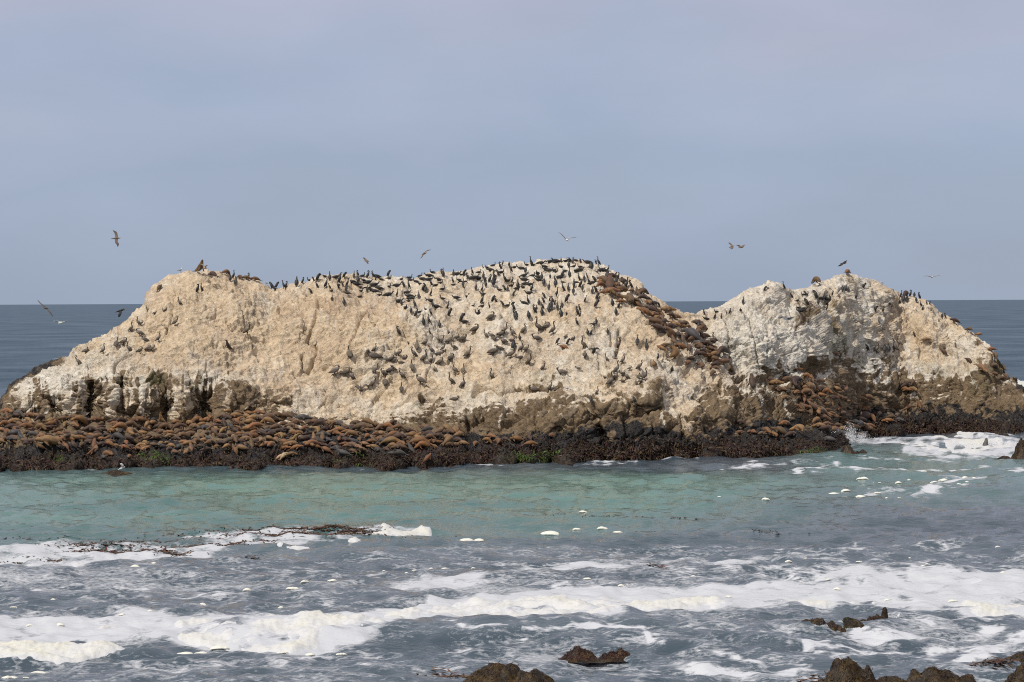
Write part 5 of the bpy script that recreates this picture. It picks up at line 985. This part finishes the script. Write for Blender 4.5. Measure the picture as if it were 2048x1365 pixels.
for ar, want in AR:
  got = 0; tries = 0
  while got < want and tries < 4000:
    tries += 1
    if ar == 'ledge': px = rnd.uniform(-60, 930); py = rnd.uniform(np.interp(px, [-60, 0, 100, 300, 420, 480, 560, 700, 930], [825, 826, 836, 842, 836, 826, 832, 848, 862]), np.interp(px, [-60, 100, 300, 600, 800, 930], [888, 892, 900, 900, 906, 895]))
    elif ar == 'stream': px = rnd.uniform(1200, 1435); py = np.interp(px, [q_[0] for q_ in STR], [q_[1] for q_ in STR]) + rnd.gauss(0, 7 + 4 * (px > 1330))
    else: px = rnd.gauss(1650, 38); py = np.interp(px, [1560, 1600, 1660, 1740], [780, 798, 826, 846]) + rnd.gauss(0, 17)
    if any(((px - bx) / 13) ** 2 + ((py - by) / 6.0) ** 2 < 1 for bx, by in busy): continue
    hit = cast(px, py, 2)
    if not hit: continue
    busy.append((px, py)); got += 1; loc = np.array(hit[0]); V_, F_, C_ = _dat[rnd.randrange(5)]
    s_ = rnd.uniform(1.0, 1.5); an = rnd.choice((0, math.pi)) + rnd.gauss(0, .6); ca, sa = math.cos(an) * s_, math.sin(an) * s_
    W_ = np.stack([V_[:, 0] * ca - V_[:, 1] * sa, V_[:, 0] * sa + V_[:, 1] * ca, V_[:, 2] * s_ * 1.1 + (.02 if ar == 'ledge' else .09)], -1) + loc
    c_ = np.array(FUR[rnd.choice('oobbbddygy')]) * rnd.uniform(.75, 1.2); cV.append(W_); cF.append(F_ + n0); cC.append(C_ * c_); n0 += len(V_)
add_obj('sea_lion_crowd', make_mesh('sea_lion_crowd', np.concatenate(cV), np.concatenate(cF), True, {'coat': np.concatenate(cC)}), m_lion, 'packed smaller sea lions filling the gaps between the larger ones', None, None, 'stuff')
print('cormorants', ncorm, 'sea lions', nl)

# ================================================================== FLYING BIRDS AND GULLS
m_gull = coat_mat('gull_plumage', .7, 8, .25, .25)
GB_, GW, GK, GY_ = (.16, .115, .08), (.62, .62, .60), (.03, .03, .032), (.30, .31, .33)
def flyer(name, label, cx, cy, Y, head, tail, wings, cols, fat=2.0, group='birds on the wing', cat='bird'):
    """head, tail: pixel offsets (dx, dy, depth px); wings: for each side a list of offsets shoulder -> wrist -> tip"""
    k = 1.0 / ppm(Y); v = lambda q: np.array([q[0], q[2] if len(q) > 2 else 0, -q[1]]) * k
    hd, tl = v(head), v(tail); ax = hd - tl; ln = np.linalg.norm(ax); ax = ax / ln
    B = Body(); cb_, cw_, ch_, ct_ = cols
    B.sweep([tl, tl + ax * ln * .2, tl + ax * ln * .42, tl + ax * ln * .66, tl + ax * ln * .82, hd - ax * ln * .07], [fat * .8 * k, fat * .6 * k, fat * k, fat * 1.05 * k, fat * .6 * k, fat * .5 * k], [fat * .2 * k, fat * .45 * k, fat * .9 * k, fat * .95 * k, fat * .6 * k, fat * .5 * k], [ct_, cb_, cb_, cb_, ch_, ch_], 10, lat=(.2, 1, .1))
    B.sweep([hd - ax * ln * .09, hd], [fat * .28 * k, fat * .12 * k], [fat * .28 * k, fat * .12 * k], [(.45, .33, .08)] * 2, 6, lat=(.2, 1, .1))
    for w in wings:
        q = [v(p) for p in w]; m = [tl + ax * ln * .58] + q; n = len(m)
        ch = np.interp(np.arange(n), [0, n * .45, n - 1], [ln * .15, ln * .15, ln * .03])
        B.sweep(m, list(ch), [max(.35 * fat * k, .012)] * (n - 1) + [.01], [cw_[0]] * (n - 1) + [cw_[1]], 8, lat=ax)
    ms = B.fuse(name, max(.012, .55 * k * .55), None, 1); ms.materials.append(m_gull)
    o = bpy.data.objects.new(name, ms); COL.objects.link(o); o.location = Vector(pt(cx, cy, Y).tolist()); tag(o, label, cat, group)
    return o
brown = (GB_, (GB_, (.09, .065, .05)), (.30, .25, .2), (.10, .075, .055))
flyer('gull', 'brown gull banking with wings vertical, high above the left sea', 231, 477, 150, (11, -1, 0), (-9, 1, 0), [[(1, -7, 4), (-1, -12, 5), (-6, -16, 5)], [(2, 7, -3), (5, 12, -4), (5, 17, -4)]], brown, 2.2)
flyer('gull', 'brown gull gliding edge-on in front of the horizon, far left', 92, 617, 140, (4, 1, 7), (-5, -1, -7), [[(-6, -6, 0), (-12, -11, 0), (-17, -17, 1)], [(6, 6, 0), (10, 11, 0), (14, 17, 0)]], brown, 1.9)
flyer('gull', 'white gull flying low over the sea at far left', 122, 645, 140, (5, 0, -4), (-6, 2, 4), [[(-6, -1, 5), (-12, -3, 6), (-17, -1, 6)], [(6, -1, -2), (11, -2, -4), (16, -1, -5)]], (GW, (GY_, GY_), GW, GW), 2.2)
flyer('cormorant', 'black cormorant flying right past the left end of the rock', 239, 623, 158, (11, -4, 0), (-9, 2, 0), [[(2, 4, -4), (0, 9, -5), (-1, 12, -5)], [(3, -3, 6), (6, -4, 10), (9, -2, 13)]], (cb, (cbw, cb), cb, cb), 2.2)
flyer('gull', 'small brown gull wheeling above the flat crown', 732, 521, 172, (7, 2, -3), (-4, 1, 3), [[(-2, -2, 4), (-5, -5, 5), (-7, -4, 5)], [(2, 3, -3), (4, 6, -4), (5, 7, -5)]], brown, 2.0)
flyer('gull', 'brown gull with bent wings above the crown dip', 848, 507, 172, (6, -2, -5), (-4, 2, 5), [[(-2, 3, 2), (-5, 8, 2), (-8, 10, 2)], [(4, -4, 0), (9, -6, 0), (14, -7, 0)]], brown, 2.1)
flyer('gull', 'white gull with grey wings soaring above the summit', 1133, 477, 170, (3, 4, -7), (-3, 2, 6), [[(-6, -4, 0), (-11, -9, 0), (-16, -12, 1)], [(7, -1, 0), (13, -2, 0), (20, -2, 1)]], (GW, (GY_, (.10, .10, .11)), GW, GW), 2.5)
flyer('gull', 'left of two small brown gulls above the saddle', 1463, 493, 180, (6, -2, 0), (-5, 3, 0), [[(0, -3, 4), (-3, -6, 6), (-6, -7, 6)], [(2, 2, -3), (0, 5, -4), (-3, 5, -4)]], brown, 1.9)
flyer('gull', 'right of two small brown gulls above the saddle', 1482, 494, 180, (6, 0, -3), (-5, 2, 3), [[(-2, -1, 3), (-6, -3, 4), (-9, -2, 4)], [(3, -1, -2), (6, -3, -3), (8, -4, -3)]], brown, 1.9)
flyer('cormorant', 'dark cormorant flying over the peak of the right hump', 1686, 527, 196, (8, -1, 0), (-6, 1, 0), [[(2, -1, 3), (5, -3, 3), (9, -6, 4)], [(-2, 2, -3), (-6, 4, -4), (-11, 6, -4)]], ((.035, .030, .024), ((.035, .03, .024), (.03, .026, .02)), (.03, .026, .02), (.03, .026, .02)), 1.8)
flyer('gull', 'pale gull gliding head-on right of the right hump', 1864, 554, 175, (1, 0, -6), (-1, 1, 6), [[(-6, -1, 0), (-11, -2, 0), (-17, -1, 1)], [(6, -1, 0), (11, -2, 0), (17, -2, 1)]], ((.42, .40, .36), ((.30, .28, .24), (.25, .22, .18)), GW, GW), 1.7)
flyer('gull', "grey gull flying close in front of the right hump's pale face", 1574, 638, 168, (10, 1, -2), (-8, 2, 2), [[(-4, -2, 3), (-9, -3, 5), (-17, -3, 6)], [(4, -1, -3), (9, -2, -5), (14, -4, -6)]], ((.2, .2, .21), ((.14, .14, .15), (.06, .06, .06)), GW, (.2, .2, .2)), 1.7)
flyer('gull', 'pinkish brown gull landing behind the left peak sea lion', 409, 534, 169, (6, 3, 0), (-4, 3, 0), [[(-2, -2, 3), (-6, -5, 4), (-9, -3, 4)], [(3, -1, -3), (5, -3, -4), (7, -2, -4)]], ((.33, .26, .21), ((.28, .21, .17), (.2, .15, .12)), (.5, .45, .4), (.2, .15, .12)), 1.7)
def gull_stand():
    B = Body()
    B.sweep([(-.5, 0, .42), (-.34, 0, .46), (-.12, 0, .50), (.10, 0, .58), (.22, 0, .70), (.25, 0, .82), (.30, 0, .88), (.37, 0, .87)], [.04, .09, .16, .16, .11, .08, .085, .04], [.02, .07, .15, .16, .11, .08, .08, .04], [(.12, .12, .13), (.3, .31, .33), (.45, .46, .47), GW, GW, GW, GW, GW])
    B.sweep([(.36, 0, .87), (.46, 0, .85)], [.03, .02], [.035, .02], [(.5, .38, .08)] * 2, 6)
    for sg in (-1, 1):
        B.sweep([(.10, sg * .13, .60), (-.1, sg * .165, .53), (-.35, sg * .10, .47), (-.55, sg * .03, .44)], [.02, .03, .025, .015], [.07, .11, .07, .02], [(.26, .27, .29)] * 3 + [(.05, .05, .05)], 8)
        B.sweep([(0, sg * .06, .42), (.01, sg * .06, .2), (.02, sg * .06, .03)], [.025] * 3, [.025] * 3, [(.4, .3, .2)] * 3, 6); B.sweep([(-.02, sg * .06, .03), (.09, sg * .07, .02)], [.03, .04], [.018] * 2, [(.4, .3, .2)] * 2, 6)
    return B
gst = gull_stand().fuse('gull', .022, 'height'); gst.materials.append(m_gull)
for (px, py, h, fa, lab) in ((361, 545, 13, 'r', 'white gull standing left of the left peak sea lion'), (532, 568, 10, 'l', 'white gull standing at the edge of the notch'), (1514, 586, 8, 'r', 'white gull on the left crest of the right hump'), (1764, 570, 9, 'l', 'white gull on the small top right of the peak'), (1783, 599, 9, 'l', 'white gull left of the right shoulder sea lion'), (1659, 579, 7, 'l', 'small white gull just under the right hump peak'),
    (1135, 782, 11, 'r', 'white gull above the dark boulders, left of two'), (1376, 797, 9, 'r', 'white gull above the pale gully of the dark boulders'), (1226, 652, 8, 'r', 'pale gull on the slope left of the sea lion stream'), (1022, 740, 10, 'l', 'grey gull on the slope below the pelican roost'), (318, 686, 9, 'r', 'white gull sitting in the left slope pelican group')):
    o = bpy.data.objects.new('gull', gst)
    if place_bird(o, px, py, h * 4 / 1.2, fa) is None: continue
    COL.objects.link(o); tag(o, lab, 'bird', 'gulls on the rock')

# ================================================================== ROCKS AWASH, SEAWEED, KELP, FOAM CLUMPS, SPRAY
def blade_mat():
    m, t, b = mat_new('seaweed')
    a = N(t, 'ShaderNodeAttribute'); a.attribute_name = 'coat'
    t.links.new(a.outputs['Color'], b.inputs['Base Color']); b.inputs['Roughness'].default_value = .55; b.inputs['Specular IOR Level'].default_value = .22
    return m
m_weed = blade_mat()
WEED = np.array([(.020, .012, .009), (.045, .022, .014), (.075, .045, .018), (.06, .022, .022), (.10, .065, .025), (.028, .026, .012), (.13, .075, .055)])
def blades(pos, nor, length, width, rg, cols, droop=.8, lift=.25, arch=.22, jit=.35):
    """many small leathery blades rooted at pos: two quads each"""
    n = len(pos); nor = nor + rg.normal(0, jit, (n, 3)); nor = nor / np.linalg.norm(nor, axis=1)[:, None]; rv = rg.normal(size=(n, 3)); tn = rv - (rv * nor).sum(1)[:, None] * nor + np.array([0, 0, -1.0]) * droop; tn -= (tn * nor).sum(1)[:, None] * nor * (1 - lift)
    tn = tn + nor * lift; tn /= np.linalg.norm(tn, axis=1)[:, None] + 1e-9
    sd = np.cross(tn, nor); sd /= np.linalg.norm(sd, axis=1)[:, None] + 1e-9
    L = (length * rg.uniform(.5, 1.5, n))[:, None]; Wd = (width * rg.uniform(.6, 1.4, n))[:, None]
    b0 = pos - nor * .01; b1 = pos + tn * L * .5 + nor * L * arch; b2 = pos + tn * L + nor * L * .02 + np.array([0, 0, -.12 if arch > .1 else 0]) * L
    V = np.stack([b0 - sd * Wd * .5, b0 + sd * Wd * .5, b1 - sd * Wd, b1 + sd * Wd, b2 - sd * Wd * .35, b2 + sd * Wd * .35], 1)
    i = np.arange(n)[:, None] * 6; Fq = np.concatenate([i + np.array([0, 1, 3, 2]), i + np.array([2, 3, 5, 4])], 0)
    return V.reshape(-1, 3), Fq, np.repeat(cols, 6, 0)
rg = np.random.default_rng(3)
# --- weed over the reef ledge
Zg = Pgrid[..., 2]; nz = Ngrid
ok = (rowi >= nb) & (rowi < iS + 20) & (Zg > -.05) & (Zg < 1.5) & (PX > -120) & (PX < 2150)
wt = ok * (np.clip(1.35 - Zg, 0, 1.2) + .08) * (.25 + np.clip(fbm(Pgrid, .9, 2, 120) + .45, 0, 1.2)); pr = (wt / wt.sum()).ravel(); pick = rg.choice(pr.size, 30000, p=pr)
ps = Pgrid.reshape(-1, 3)[pick] + rg.normal(size=(len(pick), 3)) * .03; nn = nz.reshape(-1, 3)[pick]
cidx = np.clip((np.clip(1 - ps[:, 2], 0, 1) * 2 + rg.normal(0, 1.6, len(pick)) + 1.2).astype(int), 0, 6)
cc = WEED[cidx] * rg.uniform(.3, 1.0, (len(pick), 1))
gsel = C2.reshape(-1, 3)[pick][:, 2] > .35; cc[gsel] = np.array([.05, .085, .012]) * rg.uniform(.5, 1.5, (gsel.sum(), 1))
v, f, c = blades(ps, nn, .24, .035, rg, cc)
add_obj('seaweed', make_mesh('seaweed', v, f, False, {'coat': c}), m_weed, 'wet red and brown seaweed hanging over the reef ledge', None, None, 'stuff')
# --- single rocks standing in the water
m_brock, t, b = mat_new('weedy_rock')
cw1 = ramp(t, tex_noise(t, 3.0, 6, .75), [(.3, (.008, .006, .005)), (.48, (.028, .017, .008)), (.6, (.080, .050, .014)), (.75, (.085, .045, .03))])
cw2 = ramp(t, tex_noise(t, 11.0, 4, .7), [(.45, (.6, .6, .6)), (.7, (1.4, 1.3, 1.2))])
t.links.new(mixc(t, 1.0, cw1, cw2, 'MULTIPLY'), b.inputs['Base Color']); b.inputs['Roughness'].default_value = .45; b.inputs['Specular IOR Level'].default_value = .25
bump(t, b, tex_noise(t, 9.0, 5, .7), .7, .05)
def weedy_rock(label, cx, base, w, h, peaks, nblade, tint, seed, depth=.8, name='seaweed_rock'):
    """peaks: (offset px, height share, half width px) of the humps that make the outline"""
    q = sea_pt(np.float64(cx), np.float64(base)); Y = q[1]; k = Y / F; R0, C0 = 70, 110
    u = np.linspace(-.62, .62, C0); vv = np.linspace(-.6, .6, R0); U, Vv = np.meshgrid(u, vv)
    X = U * w * k; Yy = Vv * w * k * depth; G = np.stack([X, Yy, X * 0], -1)
    hgt = np.zeros_like(X); X_ = X; X = X + w * k * .10 * fbm(G, 2.2 / max(w * k * .5, .3), 3, seed + 2)
    for (ox, hs, hw) in peaks:
        r2 = ((X / k - ox) / hw) ** 2 + (Yy / k / (hw * depth * 1.1)) ** 2
        hgt = np.maximum(hgt, hs * (1 / (1 + r2 ** 1.35)) ** 1.25)
    X = X_
    G3 = np.stack([X, Yy, hgt * h * k], -1)
    z = hgt * h * k * 1.08 + h * k * hgt * (.20 * fbm(G3, 1.4, 3, seed) + .10 * facets(G3, 2.6, seed) + .05 * (ridged(G3, 3.0, 2, seed + 5) - .6)) + .012 * fbm(G3, 7, 2, seed + 9) - .16 * h * k - .06
    V = np.stack([X, Yy, z], -1)
    Fq = grid_faces(R0, C0)[:, ::1]; keep = (z > -.35).reshape(-1)[Fq].any(1)
    v, f, _ = compact(V.reshape(-1, 3), Fq[keep], {})
    o = add_obj(name, make_mesh(name, v, f, True), m_brock, label, 'rock', 'seaweed-covered rocks in the water'); o.location = Vector((q[0], q[1], 0))
    N_ = normals(V); N_ = np.where(N_[..., 2:] < 0, -N_, N_); wts = ((z > -.02) * 1.0).ravel(); nblade = int(nblade * .8); pk = rg.choice(wts.size, nblade, p=wts / wts.sum())
    cc = (WEED[rg.integers(0, 7, nblade)] * .45 + np.array(tint) * .45) * rg.uniform(.25, 1.05, (nblade, 1))
    bv, bf, bc = blades(V.reshape(-1, 3)[pk] + rg.normal(size=(nblade, 3)) * .01, N_.reshape(-1, 3)[pk], .085, .009, rg, cc, 1.8, .0, .03, .10)
    add_obj('seaweed', make_mesh('seaweed', bv, bf, False, {'coat': bc}), m_weed, None, None, None, 'stuff', o)
    return o
OLV, RED, GRN = (.10, .062, .012), (.085, .022, .018), (.045, .075, .014)
weedy_rock('olive seaweed-covered rock cut by the bottom edge, centre', 1012, 1382, 240, 66, [(-14, 1.0, 66), (52, .80, 54), (-64, .4, 44)], 5200, OLV, 3)
weedy_rock('left of two low red-brown rocks awash in the small breaker', 1163, 1314, 76, 26, [(-8, 1.0, 20), (10, .8, 16)], 1300, RED, 11)
weedy_rock('right of two low red-brown rocks awash in the small breaker', 1230, 1313, 70, 25, [(10, 1.0, 16), (-9, .75, 16)], 1300, RED, 17)
weedy_rock('round green and red seaweed rock in the right foam', 1697, 1271, 96, 36, [(0, 1.0, 38), (-26, .5, 26)], 1800, GRN, 23)
weedy_rock('flat dark rock awash left of the round green rock', 1644, 1274, 100, 46, [(-14, 1.0, 34), (20, .85, 28)], 800, RED, 29)
weedy_rock('long narrow weed-covered slab right of the round green rock', 1748, 1262, 90, 52, [(20, 1.0, 18), (2, .82, 20), (-20, .62, 20)], 700, RED, 31, .35)
weedy_rock('tall pointed seaweed rock at the bottom right', 1700, 1386, 220, 78, [(0, 1.0, 50), (-52, .5, 46), (48, .45, 42)], 5200, OLV, 37)
weedy_rock('broad low seaweed rock right of the pointed one', 1856, 1386, 270, 58, [(12, 1.0, 60), (-62, .72, 62), (76, .72, 44)], 5200, OLV, 41)
weedy_rock('low dark rock at the right edge above the corner rock', 2048, 1325, 100, 26, [(0, 1.0, 36), (30, .8, 30)], 1500, OLV, 43)
weedy_rock('dark seaweed rock filling the bottom right corner', 2056, 1378, 110, 62, [(0, 1.0, 40), (40, .9, 40)], 2600, OLV, 47)
weedy_rock('red-brown rock standing off the reef end near the splash', 1708, 918, 76, 30, [(-10, 1.0, 24), (20, .72, 18)], 1500, RED, 53)
weedy_rock('tall red-brown rock at the right edge beside the surf', 2048, 920, 64, 52, [(0, 1.0, 20), (18, .9, 20)], 1600, RED, 59)
weedy_rock('flat dark rock just left of the tall right edge rock', 2012, 920, 50, 10, [(0, 1.0, 18)], 500, RED, 61)
weedy_rock('dark mussel rock behind the right surf line', 1990, 884, 80, 22, [(10, 1.0, 26), (-20, .7, 20)], 900, (.02, .016, .012), 67)
weedy_rock('green algae rock under the gull at the left waterline', 238, 948, 70, 10, [(-8, 1.0, 22), (18, .6, 16)], 700, (.06, .10, .015), 71)
# gull with raised wings on the green rock
flyer('gull', 'white gull with raised wings on the green waterline rock', 244, 936, sea_pt(np.float64(238), np.float64(948))[1] - .1, (7, -2, 0), (-8, 4, 0), [[(1, -4, 3), (-2, -7, 4), (-5, -8, 5)], [(2, -3, -3), (1, -6, -4), (-3, -7, -5)]], (GW, ((.5, .5, .5), GY_), GW, GW), 2.4, 'gulls on the rock')
# grey sea lion rearing out of the right surf
o = bpy.data.objects.new('sea_lion', LION['sky']); COL.objects.link(o); q = sea_pt(np.float64(1968), np.float64(897)); o.location = Vector((q[0], q[1], -.15)); o.scale = (1.5, 1.5, 1.5); o.rotation_euler = (0, 0, .5); o.color = (.09, .085, .085, 1)
tag(o, 'grey sea lion rearing up in the white surf at right', 'sea lion', 'sea lions in the water')
# --- drifting kelp
def kelp(label, areas, n, seed):
    r_ = np.random.default_rng(seed); P_, N_ = [], []
    tot = sum(a[2] * a[3] * a[4] for a in areas)
    for (cx, cy, rx, ry, dn) in areas:
        m = int(n * rx * ry * dn / tot); a = r_.normal(0, .5, (m, 2)); px = cx + a[:, 0] * rx; py = cy + a[:, 1] * ry
        q = sea_pt(px, py)
        for j in range(m): q[j, 2] = water_z(q[j, 0], q[j, 1]) + .012
        P_.append(q); N_.append(np.tile([0, 0, 1.0], (m, 1)) + r_.normal(0, .10, (m, 3)))
    P_ = np.concatenate(P_); N_ = np.concatenate(N_); N_ /= np.linalg.norm(N_, axis=1)[:, None]
    cc = np.array([(.075, .040, .015), (.045, .025, .012), (.11, .06, .02), (.09, .028, .015)])[r_.integers(0, 4, len(P_))] * r_.uniform(.6, 1.4, (len(P_), 1))
    v, f, c = blades(P_, N_, .24, .036, r_, cc, 0.0, .01, .03, .04)
    add_obj('kelp', make_mesh('kelp', v, f, False, {'coat': c}), m_weed, label, None, None, 'stuff')
kelp('brown kelp fragments drifting among the foam at left', [(220, 1097, 110, 6, 1.4), (330, 1101, 50, 5, 1.6), (430, 1090, 120, 3, .6), (60, 1116, 90, 3, .8), (610, 1064, 190, 6, 1.2), (700, 1066, 70, 7, 2.2), (560, 1074, 120, 4, .8), (520, 1084, 50, 4, .5), (500, 1114, 30, 4, .8), (300, 1082, 120, 2.5, .5), (420, 1074, 140, 4, .3), (1190, 1036, 90, 2, .35), (1330, 1038, 90, 1.5, .35), (1540, 1069, 50, 2, .35), (1310, 1138, 24, 3, .5), (90, 1080, 120, 3, .3)], 7000, 5)
kelp('thin scatter of weed scraps by the bottom rocks', [(900, 1352, 50, 8, 1), (1990, 1338, 40, 7, 2), (1640, 1360, 40, 6, 1)], 500, 6)
# --- foam clumps, one by one
def foam_blob(seed):
    r_ = random.Random(seed); B = Body()
    for i in range(r_.randrange(2, 6)):
        x, y = r_.uniform(-.3, .3) * (i > 0), r_.uniform(-.2, .2) * (i > 0); a = r_.uniform(.14, .3) if i else .32
        B.sweep([(x - a, y, -.02), (x - a * .6, y, a * .35), (x, y, a * .5), (x + a * .6, y, a * .35), (x + a, y, -.02)], [a * .3, a * .8, a, a * .8, a * .3], [.05, a * .35, a * .5, a * .35, .05], [(1, 1, 1)] * 5, 10)
    ms = B.fuse('foam_clump', .035, None, 3); return ms
BL = [foam_blob(i) for i in range(6)]
m_blob, t, b = mat_new('foam_clump'); nb1 = tex_noise(t, 9, 3, .6)
t.links.new(ramp(t, nb1, [(.35, (.68, .665, .57)), (.65, (.80, .785, .69))]), b.inputs['Base Color']); b.inputs['Roughness'].default_value = .9; b.inputs['Specular IOR Level'].default_value = .15; bump(t, b, nb1, .6, .05)
for ms in BL: ms.materials.append(m_blob)
CL = """1165,1031,15;1100,1062,44;1152,1057,14;1203,1058,20;1237,1062,18;935,1086,26;958,1085,22;1530,1007,14;1438,999,7;1640,987,6;1668,987,28;1692,986,19;1720,994,20;1755,990,10;1773,997,7;1798,995,6;1728,959,19;1746,961,11;1760,962,6;1797,963,14;1818,957,8;1870,968,15;1888,962,16;1930,957,14;1948,957,9;1975,957,20;1917,973,8;1934,972,11;1877,979,14;1848,950,8;270,1138,18;308,1132,12;20,1342,34;76,1334,38;15,1350,18;52,1357,8;70,1207,14;27,1206,10;106,1198,10;405,1207,16;494,1188,18;475,1182,12;608,1175,14;585,1185,16;666,1162,16;562,1219,14;565,1308,15;682,1310,14;622,1303,18;372,1302,34;404,1303,24;436,1301,32;1577,1125,13;1613,1122,7;1719,1121,9;1819,1113,7;1854,1132,10;1846,1138,8;1995,1099,10;1915,1142,9;1896,1143,6;1674,1185,15;1656,1168,9;1456,1198,12;1602,1168,6;1969,1172,9;2006,1153,9;1774,1199,12;1904,1204,16;1387,1159,10;961,1135,13;946,1130,9;863,1134,10;830,1136,8;813,1146,9;768,1146,7;685,1149,9;1176,1163,14;1242,1169,12;1255,1170,8;890,1135,12;170,1112,12;1985,1142,8;1560,1300,9;120,1255,16;60,1252,14;245,1237,12;300,1230,10"""
CT_ = []
for it in lst(CL):
    px, py, w = map(float, it); q = sea_pt(np.float64(px), np.float64(py)); k = q[1] / F * w / .68
    o = bpy.data.objects.new('foam_clump', BL[rnd.randrange(6)]); COL.objects.link(o)
    o.location = Vector((q[0], q[1], water_z(q[0], q[1]) - .05 * k)); o.scale = (k, k * rnd.uniform(.7, 1.1), k * (rnd.uniform(.6, .9) if w < 22 else rnd.uniform(.4, .55))); o.rotation_euler = (0, 0, rnd.choice((0, math.pi)) + rnd.uniform(-.3, .3))
    tag(o, None, 'foam', 'foam clumps on the water')
    z_ = ('at the bottom left corner' if px < 200 and py > 1300 else ('off the reef end at right' if px > 1600 and py < 1010 else ('on the lagoon' if py < 1072 else ('in the upper left foam' if py < 1142 and px < 700 else ('on grey water below the lagoon' if py < 1180 and px < 1300 else ('on grey water at left' if py < 1225 and px < 700 else ('on grey water at right' if py < 1150 else ('near the top of the right raft' if px > 1300 else 'along the left raft edge'))))))))
    CT_.append((o, px, py, ('large' if w > 22 else ('small' if w < 11 else 'medium')) + ' cream foam clump floating', '', z_))
THINGS += CT_
# --- spray thrown up at the end of the reef
def spray(label, cx, base, hpx, wpx_, n, Y, seed):
    r_ = np.random.default_rng(seed); k = Y / F
    nj = 26; jet = r_.integers(0, nj, n); ja = r_.normal(0, .5, nj)[jet]; jh = (r_.random(nj) ** 1.3 * .9 + .1)[jet]   # separate jets of water
    h = r_.random(n) ** 1.5; sp_ = h * jh; a = ja + r_.normal(0, .16, n) * (1.3 - .5 * h)
    X = (ja * .35 + a * sp_ * .75 + .06 * r_.normal(0, 1, n)) * wpx_ * k; Zz = sp_ * hpx * k * np.clip(1.05 - .5 * np.abs(a), .15, 1.1) + np.abs(r_.normal(0, .03, n)) * hpx * k; Yy = r_.normal(0, .25, n) * wpx_ * k * .6
    s_ = (.004 + .011 * (1 - h) ** 1.3 * r_.random(n) + .012 * (r_.random(n) < .05))
    oc = np.array([(1, 1, 1), (-1, -1, 1), (-1, 1, -1), (1, -1, -1)], float); fc = np.array([(0, 2, 1), (0, 1, 3), (0, 3, 2), (1, 2, 3)])
    V = np.stack([X, Yy, Zz], -1)[:, None] + oc[None] * s_[:, None, None] * r_.uniform(.7, 1.3, (n, 1, 3)) * np.array([1.2, 1.0, 1.5]); Fq = (np.arange(n)[:, None, None] * 4 + fc[None]).reshape(-1, 3)
    c0 = sea_pt(np.float64(cx), np.float64(base))
    o = add_obj('spray', make_mesh('spray', V.reshape(-1, 3), Fq, True), m_spray, label, None, None, 'stuff'); o.location = Vector(pt(cx, base, Y).tolist())
m_spray, t, b = mat_new('spray'); b.inputs['Base Color'].default_value = (.84, .85, .86, 1); b.inputs['Roughness'].default_value = .5
spray('white splash bursting at the end of the reef ledge', 1702, 897, 50, 56, 34000, 169, 1)
spray('low white spray right of the splash', 1750, 890, 14, 90, 12000, 173, 2)
spray('white surf breaking beside the right edge rock', 1985, 898, 20, 90, 18000, 167, 3)
spray('white surf behind the right end of the rock', 2046, 800, 52, 76, 9000, 250, 4)
spray('white surf behind the left end of the rock', 0, 826, 26, 50, 5000, 232, 5)
spray('spray over the flat rock in the right foam', 1640, 1258, 16, 60, 2500, sea_pt(np.float64(1640), np.float64(1262))[1], 6)

# ================================================================== LABELS
ORD = ['leftmost', 'second from left', 'third from left', 'fourth from left', 'fifth from left', 'sixth from left', 'seventh from left', 'eighth from left', 'ninth from left', 'tenth from left', 'eleventh from left', 'twelfth from left', '13th from left', '14th from left', '15th from left', '16th from left', '17th from left', '18th from left']
def set_labels(T):
    def grp(keyf, items):
        g = {}
        for t_ in items: g.setdefault(keyf(t_), []).append(t_)
        return g
    for k, it in grp(lambda q: (q[3], q[5]), T).items():
        if len(it) == 1:
            it[0][0]['label'] = f'{k[0]} {k[1]}'; continue
        for k2, it2 in grp(lambda q: q[4], it).items():
            it2.sort(key=lambda q: q[1])
            d_ = (k[0] + ' ' + k2[0:60]).strip() if k2 else k[0]
            if len(it2) == 1 and k2: it2[0][0]['label'] = f'{d_} {k[1]}'; continue
            n_ = len(it2)
            for i, q in enumerate(it2):
                od = 'rightmost' if (i == n_ - 1 and n_ > 1) else ORD[min(i, len(ORD) - 1)]
                q[0]['label'] = f'{d_} {k[1]}, {od}'
set_labels(THINGS)
for o, *_ in THINGS:   # SHORT: keep to sixteen words
    if len(o['label'].split()) > 16: o['label'] = o['label'].replace('on its side in', 'sideways in').replace(' raising its head', ' head up').replace(' nose skyward', ' nose up').replace(' looking round', ' alert').replace('orange-brown', 'orange').replace('dark brown', 'dark')
_w = [o['label'] for o, *_ in THINGS]
print('labels', len(_w), 'unique', len(set(_w)), 'longest', max(len(x.split()) for x in _w))
